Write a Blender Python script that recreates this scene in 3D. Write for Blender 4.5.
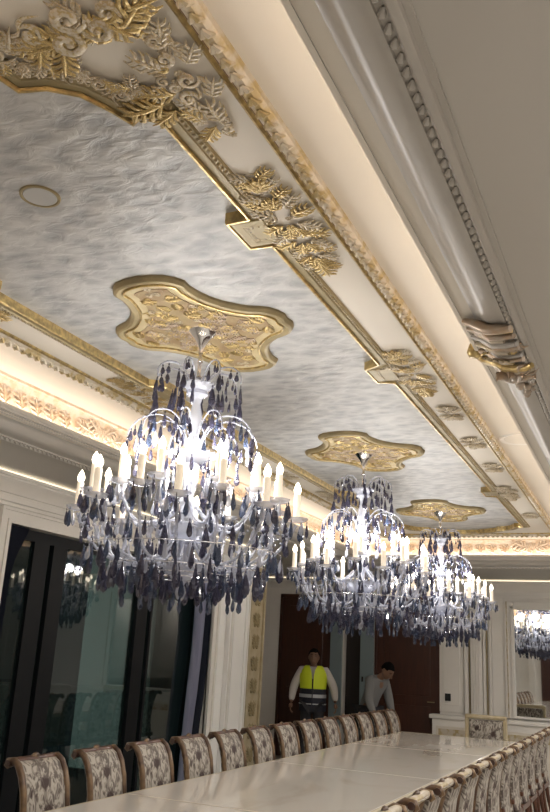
import bpy, bmesh, math, random
from math import sin, cos, pi, radians
from mathutils import Vector, Matrix, Euler
from mathutils.geometry import tessellate_polygon

for o in list(bpy.data.objects): bpy.data.objects.remove(o)
S = bpy.context.scene
C = S.collection
# ------------------------------------------------------------------ camera
H = 1.62
AX = [[0.9139941077495849, -0.06978481448432505, -0.3996809360808052],
      [0.4022430022313662, 0.28468407335013357, 0.8701468528568457],
      [0.05305976022314371, -0.9560779560517877, 0.2882700189005066]]
cam = bpy.data.cameras.new('camera'); co = bpy.data.objects.new('camera', cam); C.objects.link(co)
right = Vector([a[0] for a in AX]); up = -Vector([a[1] for a in AX]); fwd = Vector([a[2] for a in AX])
co.matrix_world = Matrix((( right.x, up.x, -fwd.x, 0), (right.y, up.y, -fwd.y, 0), (right.z, up.z, -fwd.z, H), (0, 0, 0, 1)))
cam.sensor_fit = 'VERTICAL'; cam.sensor_height = 24; cam.lens = 24*822.05/812; cam.clip_start = 0.02
S.camera = co
# ------------------------------------------------------------------ exposure, world
S.view_settings.view_transform = 'Standard'; S.view_settings.look = 'None'
S.view_settings.gamma = 1; S.view_settings.use_curve_mapping = False
S.view_settings.exposure = 0.0
W = bpy.data.worlds.new('world'); S.world = W; W.use_nodes = True
W.node_tree.nodes['Background'].inputs[0].default_value = (0.10, 0.16, 0.20, 1)
W.node_tree.nodes['Background'].inputs[1].default_value = 0.25
# ------------------------------------------------------------------ key dimensions
CX = -2.15                      # centre line of the tray ceiling
T = 3.30                        # tray ceiling
PZ = 2.93                       # perimeter ceiling
YF = 13.62; YB = -2.2; XL = -4.75; XR = 1.25; XV = -7.4; YV = 10.25
CHAND_Y = (3.67, 6.56, 9.44)
def ring(s):                    # rectangle of the tray at distance s from the centre line
    return CX-s, CX+s, 2.35-s, 9.95+s
LED_W = 1.85; CH_W = 8.0; FILL_W = 42.0
def area(name, loc, sx, sy, energy, col, rot=(0, 0, 0)):
    l = bpy.data.lights.new(name, 'AREA'); l.shape = 'RECTANGLE'; l.size = sx; l.size_y = sy
    l.energy = energy; l.color = col
    o = bpy.data.objects.new(name, l); C.objects.link(o); o.location = loc; o.rotation_euler = rot
    return o
WARM = (1.0, 0.89, 0.77)
x0, x1, y0, y1 = ring(1.59)
for nm, loc, sx, sy in (('cove_led_left', (x0, (y0+y1)/2, 3.035), .03, y1-y0), ('cove_led_right', (x1, (y0+y1)/2, 3.035), .03, y1-y0),
                        ('cove_led_far', (CX, y1, 3.035), x1-x0, .03), ('cove_led_near', (CX, y0, 3.035), x1-x0, .03)):
    area(nm, loc, sx, sy, LED_W*max(sx, sy), WARM, (pi, 0, 0))
for cy in CHAND_Y:              # the light of the candle bulbs
    for k in range(6):
        a = k*pi/3+.3
        l = bpy.data.lights.new('candle_light', 'POINT'); l.energy = CH_W; l.color = (1, .96, .91); l.shadow_soft_size = .06
        o = bpy.data.objects.new('candle_light', l); C.objects.link(o); o.location = (CX+.30*cos(a), cy+.30*sin(a), 2.60)

for k, y in enumerate((-1.0, 1.4, 3.8, 6.2, 8.6, 11.0)):      # unseen fill lights over the aisle, added to brighten perimeter ceiling and lower room
    area('aisle_fill', (.72, y, PZ-.012), .12, .12, FILL_W, (1, .97, .93))
# ------------------------------------------------------------------ materials
def mat(name, col, rough=.5, metal=0., col2=None, scale=8., bump=0., detail=4., emis=0., coat=0., spec=.5, stretch=None, ramp=(.35, .65), bscale=None, dist=0.):
    m = bpy.data.materials.new(name); m.use_nodes = True; nt = m.node_tree; b = nt.nodes['Principled BSDF']
    b.inputs['Base Color'].default_value = (*col, 1); b.inputs['Roughness'].default_value = rough
    b.inputs['Metallic'].default_value = metal; b.inputs['Coat Weight'].default_value = coat
    b.inputs['Specular IOR Level'].default_value = spec
    if emis:
        b.inputs['Emission Color'].default_value = (*col, 1); b.inputs['Emission Strength'].default_value = emis
    if col2 or bump:
        tc = nt.nodes.new('ShaderNodeTexCoord'); mp = nt.nodes.new('ShaderNodeMapping'); n = nt.nodes.new('ShaderNodeTexNoise')
        nt.links.new(tc.outputs['Object'], mp.inputs[0]); nt.links.new(mp.outputs[0], n.inputs['Vector'])
        if stretch: mp.inputs['Scale'].default_value = stretch
        n.inputs['Scale'].default_value = scale; n.inputs['Detail'].default_value = detail; n.inputs['Distortion'].default_value = dist
        if col2:
            r = nt.nodes.new('ShaderNodeValToRGB'); r.color_ramp.elements[0].position, r.color_ramp.elements[1].position = ramp
            r.color_ramp.elements[0].color = (*col, 1); r.color_ramp.elements[1].color = (*col2, 1)
            nt.links.new(n.outputs['Fac'], r.inputs[0]); nt.links.new(r.outputs[0], b.inputs['Base Color'])
        if bump:
            src = n
            if bscale:
                src = nt.nodes.new('ShaderNodeTexNoise'); src.inputs['Scale'].default_value = bscale; nt.links.new(mp.outputs[0], src.inputs['Vector'])
            bp = nt.nodes.new('ShaderNodeBump'); bp.inputs['Strength'].default_value = bump; bp.inputs['Distance'].default_value = .02
            nt.links.new(src.outputs['Fac'], bp.inputs['Height']); nt.links.new(bp.outputs[0], b.inputs['Normal'])
    return m
M = {}
M['cream'] = mat('cream_paint', (.72, .67, .59), .55, col2=(.69, .64, .56), scale=1.5)
M['white'] = mat('white_paint', (.80, .77, .72), .5, col2=(.76, .73, .68), scale=2)
M['lit_white'] = mat('lit_white_paint', (.86, .85, .82), .35)  # lighter copy of the white; light falling on the pilaster put into colour
M['perim'] = mat('perimeter_plaster', (.51, .49, .455), .7, col2=(.49, .47, .435), scale=1.2)
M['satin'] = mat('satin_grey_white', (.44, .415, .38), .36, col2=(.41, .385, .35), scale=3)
M['gold'] = mat('antique_gold', (.66, .50, .22), .30, .75, col2=(.36, .27, .13), scale=30, bump=.2)
M['olive_gold'] = mat('olive_gold_leaf', (.36, .29, .155), .48, .25, col2=(.27, .22, .12), scale=10)
M['gilt_ivory'] = mat('gilt_ivory', (.60, .54, .44), .42, .2, col2=(.46, .36, .18), scale=14, ramp=(.46, .60), bump=.15)
M['gilt_ivory2'] = mat('pale_gilt_relief', (.50, .44, .35), .42, .25, col2=(.40, .31, .17), scale=22, ramp=(.42, .58), bump=.15)
M['bronze'] = mat('bronzed_relief', (.42, .30, .20), .38, .45, col2=(.42, .36, .30), scale=16, bump=.2)
M['peach'] = mat('peach_plaster_relief', (.76, .64, .52), .5, col2=(.74, .54, .36), scale=18, ramp=(.45, .62), bump=.1)
M['medal'] = mat('medallion_cream', (.56, .47, .29), .5, .1, col2=(.44, .36, .20), scale=9)
M['medal_field'] = mat('medallion_field', (.36, .28, .155), .5, .1, col2=(.26, .17, .09), scale=7)
M['red_line'] = mat('dark_red_gold_line', (.20, .085, .03), .5, .3)
M['chrome'] = mat('chrome', (.75, .75, .76), .12, 1)
M['candle'] = mat('candle_sleeve', (.86, .80, .70), .4)
b_ = M['candle'].node_tree.nodes['Principled BSDF']; b_.inputs['Emission Color'].default_value = (1, .82, .6, 1); b_.inputs['Emission Strength'].default_value = .35
M['bulb'] = mat('candle_bulb', (1, .86, .66), .3, emis=9.)
M['led'] = mat('led_strip', (1, .88, .68), .3, emis=1.5)
M['marble'] = mat('cream_marble', (.76, .71, .64), .10, col2=(.60, .53, .43), scale=1.1, detail=9, dist=1.6, ramp=(.52, .78), coat=.3, stretch=(1.5, .6, 1))
M['edge'] = mat('table_edge_stone', (.54, .48, .36), .25)
M['inlay'] = mat('brass_inlay', (.60, .53, .42), .3, .1)
M['floor'] = mat('beige_marble_floor', (.60, .56, .50), .15, col2=(.52, .48, .42), scale=1.3, detail=8, dist=1)
M['frame_wood'] = mat('gilded_brown_wood', (.060, .022, .014), .35, .1, col2=(.12, .05, .028), scale=9, coat=.2)
M['post_wood'] = mat('worn_gilt_wood', (.065, .032, .018), .38, .2, col2=(.20, .125, .065), scale=9, ramp=(.42, .62), coat=.15)
M['dark_wood'] = mat('dark_scroll_wood', (.05, .025, .018), .3, coat=.3)
M['door'] = mat('dark_brown_door', (.060, .020, .011), .35, col2=(.045, .015, .009), scale=5, stretch=(6, 6, .6))
M['black'] = mat('black_frame', (.006, .007, .009), .55, spec=.2)
M['grey_blue'] = mat('grey_blue_panel', (.20, .25, .26), .5)
M['void'] = mat('passage_shade', (.02, .014, .012), .7)
M['navy'] = mat('navy_drape', (.010, .014, .03), .8, bump=.3, scale=20)
M['lavender'] = mat('lavender_sheer', (.30, .31, .42), .6, col2=(.22, .23, .33), scale=12, stretch=(1, 1, .2))
M['taupe'] = mat('taupe_wall', (.33, .29, .25), .6)
M['mirror'] = mat('mirror_glass', (.86, .88, .88), .02, 1)
M['gold_wall'] = mat('pale_gold_panel', (.52, .45, .31), .42, .1, col2=(.44, .36, .22), scale=10)
M['socket'] = mat('black_plate', (.012, .012, .014), .35)
M['disc'] = mat('ceiling_disc_grille', (.42, .42, .41), .5)
M['skin'] = mat('brown_skin', (.22, .12, .075), .5)
M['hair'] = mat('black_hair', (.004, .0035, .0035), .85, spec=.1)
M['shirt_white'] = mat('off_white_shirt', (.62, .58, .54), .8, bump=.3, scale=12)
M['shirt_grey'] = mat('grey_shirt', (.20, .20, .20), .8, bump=.3, scale=12)
M['shirt_pink'] = mat('faded_pink_sleeve', (.25, .16, .15), .8, bump=.3, scale=12)
M['hivis'] = mat('hi_vis_yellow', (.72, .85, .03), .6)
M['vest_navy'] = mat('vest_navy', (.015, .017, .03), .7)
M['reflective'] = mat('reflective_tape', (.50, .52, .54), .3, .3)
M['trousers'] = mat('dark_trousers', (.03, .03, .035), .8)
M['shoe'] = mat('dark_shoe', (.02, .018, .016), .5)
M['eye'] = mat('eye_dark', (.02, .015, .012), .3)

def shader(name):
    m = bpy.data.materials.new(name); m.use_nodes = True; nt = m.node_tree
    for n in list(nt.nodes): nt.nodes.remove(n)
    out = nt.nodes.new('ShaderNodeOutputMaterial'); return m, nt, out
def glassy(name, col, tint, fac, rough=.06, spec=.8, metal=0.):
    m, nt, out = shader(name)
    t = nt.nodes.new('ShaderNodeBsdfTransparent'); t.inputs[0].default_value = (*tint, 1)
    p = nt.nodes.new('ShaderNodeBsdfPrincipled'); p.inputs['Base Color'].default_value = (*col, 1); p.inputs['Roughness'].default_value = rough
    p.inputs['Specular IOR Level'].default_value = spec; p.inputs['Metallic'].default_value = metal
    mx = nt.nodes.new('ShaderNodeMixShader'); mx.inputs[0].default_value = fac
    nt.links.new(t.outputs[0], mx.inputs[1]); nt.links.new(p.outputs[0], mx.inputs[2]); nt.links.new(mx.outputs[0], out.inputs[0])
    return m
M['crystal'] = glassy('clear_crystal', (.62, .64, .70), (.88, .89, .93), .42, .06, 1.)
M['drop'] = glassy('smoky_violet_crystal', (.060, .058, .095), (.36, .36, .48), .60, .05, 1.)
M['drop_blue'] = glassy('slate_blue_crystal', (.065, .085, .14), (.36, .42, .56), .60, .05, 1.)
M['drop_clear'] = glassy('pale_crystal_drop', (.50, .52, .58), (.85, .86, .92), .55, .05, 1.)
M['pane'] = glassy('dark_window_glass', (.010, .018, .018), (.60, .72, .70), .62, .02, 1.)

def panel_mat():               # silvered panel with brushed, scale-like plaster strokes
    m, nt, out = shader('silvered_brushed_plaster'); N = nt.nodes.new; L = nt.links.new
    p = N('ShaderNodeBsdfPrincipled'); p.inputs['Roughness'].default_value = .5; p.inputs['Metallic'].default_value = .15
    tc = N('ShaderNodeTexCoord'); mp = N('ShaderNodeMapping'); mp.inputs['Rotation'].default_value = (0, 0, radians(-35)); mp.inputs['Scale'].default_value = (1, 1.7, 1)
    L(tc.outputs['Object'], mp.inputs[0])
    n0 = N('ShaderNodeTexNoise'); n0.inputs['Scale'].default_value = 5; n0.inputs['Detail'].default_value = 2; L(mp.outputs[0], n0.inputs['Vector'])
    add = N('ShaderNodeMix'); add.data_type = 'RGBA'; add.blend_type = 'ADD'; add.inputs[0].default_value = .09
    L(mp.outputs[0], add.inputs[6]); L(n0.outputs['Color'], add.inputs[7])
    v = N('ShaderNodeTexVoronoi'); v.inputs['Scale'].default_value = 8; v.feature = 'SMOOTH_F1'; v.inputs['Smoothness'].default_value = .35; L(add.outputs[2], v.inputs['Vector'])
    n = N('ShaderNodeTexNoise'); n.inputs['Scale'].default_value = 11; n.inputs['Detail'].default_value = 4; n.inputs['Distortion'].default_value = .8; L(add.outputs[2], n.inputs['Vector'])
    n2 = N('ShaderNodeTexNoise'); n2.inputs['Scale'].default_value = 3; L(tc.outputs['Object'], n2.inputs['Vector'])
    r = N('ShaderNodeValToRGB'); e = r.color_ramp.elements; e[0].position = .30; e[0].color = (.345, .35, .36, 1); e[1].position = .64; e[1].color = (.53, .53, .52, 1)
    mx = N('ShaderNodeMix'); mx.data_type = 'FLOAT'; mx.inputs[0].default_value = .5; L(v.outputs['Distance'], mx.inputs[2]); L(n.outputs['Fac'], mx.inputs[3])
    L(mx.outputs[0], r.inputs[0]); 
    ad = N('ShaderNodeMix'); ad.data_type = 'RGBA'; ad.blend_type = 'MULTIPLY'; ad.inputs[0].default_value = .25; L(r.outputs[0], ad.inputs[6]); L(n2.outputs['Color'], ad.inputs[7])
    L(r.outputs[0], p.inputs['Base Color'])
    bp = N('ShaderNodeBump'); bp.inputs['Strength'].default_value = .6; bp.inputs['Distance'].default_value = .03; L(mx.outputs[0], bp.inputs['Height']); L(bp.outputs[0], p.inputs['Normal'])
    L(p.outputs[0], out.inputs[0]); return m
M['panel'] = panel_mat()
def brocade():
    m, nt, out = shader('cream_brocade'); N = nt.nodes.new; L = nt.links.new
    p = N('ShaderNodeBsdfPrincipled'); p.inputs['Roughness'].default_value = .6
    tc = N('ShaderNodeTexCoord')
    mp = N('ShaderNodeMapping'); mp.inputs['Scale'].default_value = (1, 1.3, .7); L(tc.outputs['Object'], mp.inputs[0])
    n = N('ShaderNodeTexNoise'); n.inputs['Scale'].default_value = 14; n.inputs['Detail'].default_value = 3; n.inputs['Distortion'].default_value = 2.5; L(mp.outputs[0], n.inputs['Vector'])
    r = N('ShaderNodeValToRGB'); e = r.color_ramp.elements; e[0].position = .42; e[0].color = (.12, .095, .08, 1); e[1].position = .56; e[1].color = (.44, .40, .34, 1)
    L(n.outputs['Fac'], r.inputs[0])
    v = N('ShaderNodeTexVoronoi'); v.inputs['Scale'].default_value = 6.5
    wa = N('ShaderNodeMix'); wa.data_type = 'RGBA'; wa.blend_type = 'ADD'; wa.inputs[0].default_value = .12; L(tc.outputs['Object'], wa.inputs[6]); L(n.outputs['Color'], wa.inputs[7]); L(wa.outputs[2], v.inputs['Vector'])
    r2 = N('ShaderNodeValToRGB'); f = r2.color_ramp.elements; f[0].position = .20; f[0].color = (1, 1, 1, 1); f[1].position = .30; f[1].color = (0, 0, 0, 1); L(v.outputs['Distance'], r2.inputs[0])
    mx = N('ShaderNodeMix'); mx.data_type = 'RGBA'; L(r2.outputs[0], mx.inputs[0]); L(r.outputs[0], mx.inputs[6]); mx.inputs[7].default_value = (.045, .022, .018, 1)
    L(mx.outputs[2], p.inputs['Base Color']); L(p.outputs[0], out.inputs[0]); return m
M['brocade'] = brocade()

# ------------------------------------------------------------------ mesh builder
class MB:
    def __init__(s): s.v = []; s.f = []
    def add(s, vs, fs):
        n = len(s.v); s.v += [tuple(v) for v in vs]; s.f += [tuple(i+n for i in f) for f in fs]; return s
    def box(s, a, b, bev=0.):
        (x0, y0, z0), (x1, y1, z1) = a, b
        if bev <= 0:
            vs = [(x, y, z) for z in (z0, z1) for x, y in ((x0, y0), (x1, y0), (x1, y1), (x0, y1))]
            return s.add(vs, [(3, 2, 1, 0), (4, 5, 6, 7), (0, 1, 5, 4), (1, 2, 6, 5), (2, 3, 7, 6), (3, 0, 4, 7)])
        bm = bmesh.new(); bmesh.ops.create_cube(bm, size=1)
        for v in bm.verts: v.co = Vector(((x0+x1)/2+v.co.x*(x1-x0), (y0+y1)/2+v.co.y*(y1-y0), (z0+z1)/2+v.co.z*(z1-z0)))
        bmesh.ops.bevel(bm, geom=bm.edges[:], offset=bev, segments=2, affect='EDGES', profile=.5)
        bm.verts.ensure_lookup_table(); s.add([v.co for v in bm.verts], [[v.index for v in f.verts] for f in bm.faces]); bm.free(); return s
    def tube(s, pts, rad, n=8, flat=1., cap=True):
        pts = [Vector(p) for p in pts]; R = rad if hasattr(rad, '__len__') else [rad]*len(pts)
        t0 = (pts[1]-pts[0]).normalized(); u = t0.orthogonal().normalized()
        if abs(t0.z) < .9: u = Vector((0, 0, 1)).cross(t0).normalized()
        vs = []
        for i, p in enumerate(pts):
            t = (pts[min(i+1, len(pts)-1)]-pts[max(i-1, 0)]).normalized()
            u = (u-t*u.dot(t)).normalized(); w = t.cross(u)
            for k in range(n):
                a = 2*pi*k/n; vs.append(p+u*cos(a)*R[i]+w*sin(a)*R[i]*flat)
        fs = [(i*n+k, i*n+(k+1) % n, (i+1)*n+(k+1) % n, (i+1)*n+k) for i in range(len(pts)-1) for k in range(n)]
        if cap: fs += [tuple(range(n))[::-1], tuple(range((len(pts)-1)*n, len(pts)*n))]
        return s.add(vs, fs)
    def lathe(s, prof, n=16, c=(0, 0), sx=1., sy=1.):
        vs = [(c[0]+r*cos(2*pi*k/n)*sx, c[1]+r*sin(2*pi*k/n)*sy, z) for r, z in prof for k in range(n)]
        fs = [(i*n+k, i*n+(k+1) % n, (i+1)*n+(k+1) % n, (i+1)*n+k) for i in range(len(prof)-1) for k in range(n)]
        return s.add(vs, fs)
    def prism(s, out, z0, z1, holes=()):
        loops = [out]+list(holes); flat = [p for l in loops for p in l]
        tri = tessellate_polygon([[Vector((p[0], p[1], 0)) for p in l] for l in loops])
        n = len(flat); vs = [(p[0], p[1], z0) for p in flat]+[(p[0], p[1], z1) for p in flat]
        fs = [tuple(t) for t in tri]+[tuple(i+n for i in t[::-1]) for t in tri]; k = 0
        for l in loops:
            m = len(l); fs += [(k+i, k+(i+1) % m, n+k+(i+1) % m, n+k+i) for i in range(m)]; k += m
        return s.add(vs, fs)
    def ball(s, c, r, n=6, m=4, sc=(1, 1, 1)):
        prof = [(sin(pi*i/m), -cos(pi*i/m)) for i in range(m+1)]
        vs = [(c[0]+r*sc[0]*a*cos(2*pi*k/n), c[1]+r*sc[1]*a*sin(2*pi*k/n), c[2]+r*sc[2]*z) for a, z in prof for k in range(n)]
        return s.add(vs, [(i*n+k, i*n+(k+1) % n, (i+1)*n+(k+1) % n, (i+1)*n+k) for i in range(m) for k in range(n)])
    def ringsweep(s, prof):     # mitred moulding round the tray: prof of (s, z)
        vs = []
        for q, z in prof:
            a, b, c, d = ring(q); vs += [(a, c, z), (b, c, z), (b, d, z), (a, d, z)]
        return s.add(vs, [(i*4+k, i*4+(k+1) % 4, (i+1)*4+(k+1) % 4, (i+1)*4+k) for i in range(len(prof)-1) for k in range(4)])
    def polysweep(s, poly, prof):   # closed outline (CCW), prof of (outward offset, z)
        n = len(poly); vs = []
        for d, z in prof: vs += [(x, y, z) for x, y in offset(poly, d)]
        return s.add(vs, [(i*n+k, i*n+(k+1) % n, (i+1)*n+(k+1) % n, (i+1)*n+k) for i in range(len(prof)-1) for k in range(n)])
    def extr(s, prof, axis, a, b, flip=False):  # open profile swept straight. axis 'y': prof=(x,z); axis 'x': prof=(y,z)
        vs = [((p, t, z) if axis == 'y' else (t, p, z)) for t in (a, b) for p, z in prof]; n = len(prof)
        return s.add(vs, [(i, i+1, n+i+1, n+i) for i in range(n-1)]+[tuple(range(n)), tuple(range(n, 2*n))])
    def build(s, name, m, parent=None, smooth=False, loc=None, rot=None, **kw):
        me = bpy.data.meshes.new(name); me.from_pydata(s.v, [], s.f); me.materials.append(M[m] if isinstance(m, str) else m)
        bm = bmesh.new(); bm.from_mesh(me); bmesh.ops.recalc_face_normals(bm, faces=bm.faces[:]); bm.to_mesh(me); bm.free()
        if smooth:
            me.polygons.foreach_set('use_smooth', [True]*len(me.polygons)); me.set_sharp_from_angle(angle=radians(smooth if smooth > 1 else 50))
        o = bpy.data.objects.new(name, me); C.objects.link(o)
        if parent: o.parent = parent
        if loc: o.location = loc
        if rot: o.rotation_euler = rot
        for k, v in kw.items(): o[k] = v
        return o
def offset(poly, d):
    n = len(poly); out = []
    for i in range(n):
        a, b, c = Vector(poly[i-1]), Vector(poly[i]), Vector(poly[(i+1) % n])
        e1 = (b-a).normalized(); e2 = (c-b).normalized(); n1 = Vector((e1.y, -e1.x)); n2 = Vector((e2.y, -e2.x))
        m = (n1+n2); m = m/max(m.length, 1e-6); k = d/max(m.dot(n1), .45); out.append((b.x+m.x*k, b.y+m.y*k))
    return out
def thing(name, label, cat, loc=(0, 0, 0), rz=0., group=None):
    o = bpy.data.objects.new(name, None); o.empty_display_size = .1; C.objects.link(o); o.location = loc; o.rotation_euler = (0, 0, rz)
    o['label'] = label; o['category'] = cat
    if group: o['group'] = group
    return o
def inst(src, parent, loc, rot=(0, 0, 0), sc=1., mt=None):
    o = src.copy(); C.objects.link(o); o.parent = parent; o.location = loc; o.rotation_euler = rot
    o.scale = sc if hasattr(sc, '__len__') else (sc, sc, sc)
    return o
def copy_tree(o, parent=None):
    c = o.copy(); C.objects.link(c)
    if parent: c.parent = parent
    for ch in o.children: copy_tree(ch, c)
    return c
ORD = ['first', 'second', 'third', 'fourth', 'fifth', 'sixth', 'seventh', 'eighth', 'ninth', 'tenth', 'eleventh', 'twelfth', 'thirteenth', 'fourteenth', 'fifteenth']
st = dict(kind='structure')

# ================================================================== setting: ceiling
a, b, c_, d_ = ring(1.70)
outer = [(XL-.05, YB), (XR, YB), (XR, YF), (XV, YF), (XV, YV), (XL-.05, YV)]
rx = ring(1.775); hole = [(rx[0], rx[2]), (rx[1], rx[2]), (rx[1], rx[3]), (rx[0], rx[3])]
MB().prism(outer, PZ, PZ+.02, [hole]).build('ceiling', 'perim', **st)
# border outline of the silvered panel (right half, offsets from CX), scalloped ends and square steps
half = [(.0, 1.40), (.14, 1.42), (.27, 1.49), (.42, 1.58), (.435, 1.657), (.53, 1.68), (.61, 1.74), (.66, 1.84), (.69, 1.93), (.735, 1.905), (.785, 1.915), (.785, 2.2),
        (.785, 2.60), (.685, 2.605), (.685, 2.84), (.785, 2.845), (.785, 4.37), (.685, 4.44), (.685, 4.69), (.785, 4.73), (.785, 8.18), (.685, 8.22), (.685, 8.46), (.785, 8.5)]
far = [(x, 12.35-y) for x, y in half[:12]][::-1]
hr = [(CX+x, y) for x, y in half+far]
border = hr+[(2*CX-x, y) for x, y in hr[::-1] if abs(x-CX) > 1e-6]
p4 = ring(.95)
MB().prism([(CX-1.0, 1.3), (CX+1.0, 1.3), (CX+1.0, 11.1), (CX-1.0, 11.1)], T+.022, T+.04).build('ceiling', 'panel', **st)
r1 = ring(1.66)
MB().prism([(r1[0], r1[2]), (r1[1], r1[2]), (r1[1], r1[3]), (r1[0], r1[3])], T-.012, T+.045, [offset(border, .01)[::-1]]).build('ceiling', 'cream', **st)
t1 = MB().polysweep(border, [(0, T+.03), (0, T-.022), (.004, T-.03), (.012, T-.03), (.016, T-.02)]).build('trim_1', 'gold', **st)
MB().polysweep(border, [(.016, T-.018), (.050, T-.020), (.056, T-.027), (.060, T-.022), (.082, T-.022), (.088, T-.012)]).build('fillet', 'olive_gold', t1)
# bead rows along the border
def along(poly, pitch, off):
    P = offset(poly, off); out = []; n = len(P); carry = 0
    for i in range(n):
        a = Vector(P[i]); b = Vector(P[(i+1) % n]); L = (b-a).length
        if L < 1e-6: continue
        t = carry
        while t < L: out.append((a+(b-a)*t/L, math.atan2(b.y-a.y, b.x-a.x))); t += pitch
        carry = t-L
    return out
mb = MB()
for p, an in along(border, .026, .071): mb.ball((p.x, p.y, T-.022), .008, 5, 3)
mb.build('beading', 'gilt_ivory2', t1, kind='stuff')
for sx in (1, -1):
    for ya_, yb_ in ((2.61, 2.835), (4.445, 4.685), (8.225, 8.455)):
        MB().box((min(CX+sx*.703, CX+sx*.84), ya_+.016, T-.026), (max(CX+sx*.703, CX+sx*.84), yb_-.016, T-.010)).build('square_boss', 'olive_gold', t1)
# carved gold moulding round the tray
t2 = MB().ringsweep([(1.075, T-.01), (1.075, T-.022), (1.085, T-.028), (1.095, T-.020)]).build('trim_2', 'gold', **st)
MB().ringsweep([(1.094, T-.012), (1.096, T-.02), (1.103, T-.02), (1.104, T-.012)]).build('fillet', 'red_line', t2)
MB().ringsweep([(1.104, T-.012), (1.108, T-.035), (1.125, T-.047), (1.145, T-.045), (1.16, T-.030), (1.165, T-.010)]).build('cushion_moulding', 'gilt_ivory', t2, smooth=30)
q = ring(1.135); rect = [(q[0], q[2]), (q[1], q[2]), (q[1], q[3]), (q[0], q[3])]
mb = MB()
for k, (p, an) in enumerate(along(rect, .062, 0)):
    dx, dy = cos(an), sin(an)
    for sgn in (-1, 1):
        e = Vector((p.x+dx*.022-dy*sgn*.019, p.y+dy*.022+dx*sgn*.019, T-.038)); f = Vector((p.x-dx*.022, p.y-dy*.022, T-.052))
        mb.tube([f, (f+e)/2+Vector((0, 0, -.010)), e], [.005, .011, .004], 5)
mb.build('carved_leaves', 'gilt_ivory', t2, kind='stuff')
# riser with a crown, and acanthus leaves
fr = MB().ringsweep([(1.66, 2.99), (1.66, 3.08), (1.652, 3.09), (1.655, 3.13), (1.64, 3.21), (1.615, 3.265), (1.60, 3.27), (1.60, 3.29)]).build('trim_3', 'peach', smooth=40, **st)
mb = MB()
def leaf_shape(L=1., Wd=.5, lobes=4, ny=12, curl=.25, relief=.12):
    mb = MB(); cols = (-1, -.55, 0, .55, 1)
    vs = []
    for j in range(ny+1):
        t = j/ny; w = Wd/2*(sin(pi*min(1, t*.92+.1))**.6)*(1-.28*abs(cos(pi*lobes*t)))
        if j == ny: w *= .3
        for cx in cols:
            z = relief*(1-abs(cx)**1.5*.6)*(sin(pi*(.15+.75*t)))+curl*max(0, t-.55)**1.5*2.2+(.05 if cx == 0 else 0)*relief
            if abs(cx) == .55: z += relief*.35*cos(2*pi*lobes*t)
            if abs(cx) == 1: z = curl*max(0, t-.55)**1.5*2.2-.02
            vs.append((cx*w, t*L-(curl*.6*max(0, t-.75)), z))
    n = 5
    return mb.add(vs, [(j*n+i, j*n+i+1, (j+1)*n+i+1, (j+1)*n+i) for j in range(ny) for i in range(4)])
def carved_leaf(L_=1.):
    mb = MB(); mb.tube([(0, 0, .03), (0, .35, .12), (0, .75, .13), (.02, 1., .07)], [.03, .055, .045, .015], 6)
    for k, (y0_, L) in enumerate(((.06, .30), (.24, .36), (.44, .34), (.62, .24))):
        for m_ in (1, -1):
            mb.tube([(0, y0_, .06), (m_*L*.45, y0_+.14, .12), (m_*L*.85, y0_+.20, .10), (m_*L*.95, y0_+.34, .03)], [.04, .06, .055, .02], 5, .8)
    mb.v = [(x*L_, y*L_, z*L_) for x, y, z in mb.v]
    return mb
al = carved_leaf(.19).build('acanthus_leaf', 'peach', fr, smooth=60)
cart_left = 5.05
first = True
def place_leaf(loc, rz):
    global first
    rot = Matrix.Rotation(rz, 4, 'Z') @ Matrix.Rotation(radians(82), 4, 'X')
    e = (rot @ Matrix.Rotation(radians(14), 4, 'Z')).to_euler()
    if first: al.location = loc; al.rotation_euler = e; first = False
    else: inst(al, fr, loc, e)
x0, x1, y0, y1 = ring(1.645)
n = 68
for i in range(n):
    y = y0+.08+(y1-y0-.16)*i/(n-1)
    if abs(y-cart_left) > .34: place_leaf((x0+.004, y, 3.085), pi/2)
    place_leaf((x1-.004, y, 3.085), -pi/2)
n = 20
for i in range(n):
    x = x0+.08+(x1-x0-.16)*i/(n-1); place_leaf((x, y1-.004, 3.085), 0); place_leaf((x, y0+.004, 3.085), pi)
MB().ringsweep([(1.66, 2.995), (1.50, 2.995)]).build('trim_4', 'cream', **st)
MB().ringsweep([(1.575, 2.998), (1.575, 3.006), (1.60, 3.006), (1.60, 2.998)]).build('led_strip', 'led', bpy.data.objects['trim_4'])
# lip and hanging cornice
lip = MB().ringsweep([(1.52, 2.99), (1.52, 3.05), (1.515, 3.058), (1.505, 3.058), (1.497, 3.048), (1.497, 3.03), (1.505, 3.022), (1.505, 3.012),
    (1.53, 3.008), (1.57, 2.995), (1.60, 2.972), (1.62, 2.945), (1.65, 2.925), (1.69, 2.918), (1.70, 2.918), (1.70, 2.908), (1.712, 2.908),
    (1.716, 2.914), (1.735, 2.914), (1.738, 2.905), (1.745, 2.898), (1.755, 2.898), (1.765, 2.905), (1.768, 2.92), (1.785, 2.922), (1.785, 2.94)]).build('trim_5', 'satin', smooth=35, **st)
q = ring(1.726); rect = [(q[0], q[2]), (q[1], q[2]), (q[1], q[3]), (q[0], q[3])]
mb = MB()
for k, (p, an) in enumerate(along(rect, .048, 0)):
    dx, dy = cos(an), sin(an)
    mb.tube([(p.x-dx*.014+dy*.007, p.y-dy*.014-dx*.007, 2.912), (p.x, p.y, 2.904), (p.x+dx*.014-dy*.007, p.y+dy*.014+dx*.007, 2.912)], [.005, .011, .005], 6)
mb.build('rope_beading', 'satin', lip, kind='stuff')

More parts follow.
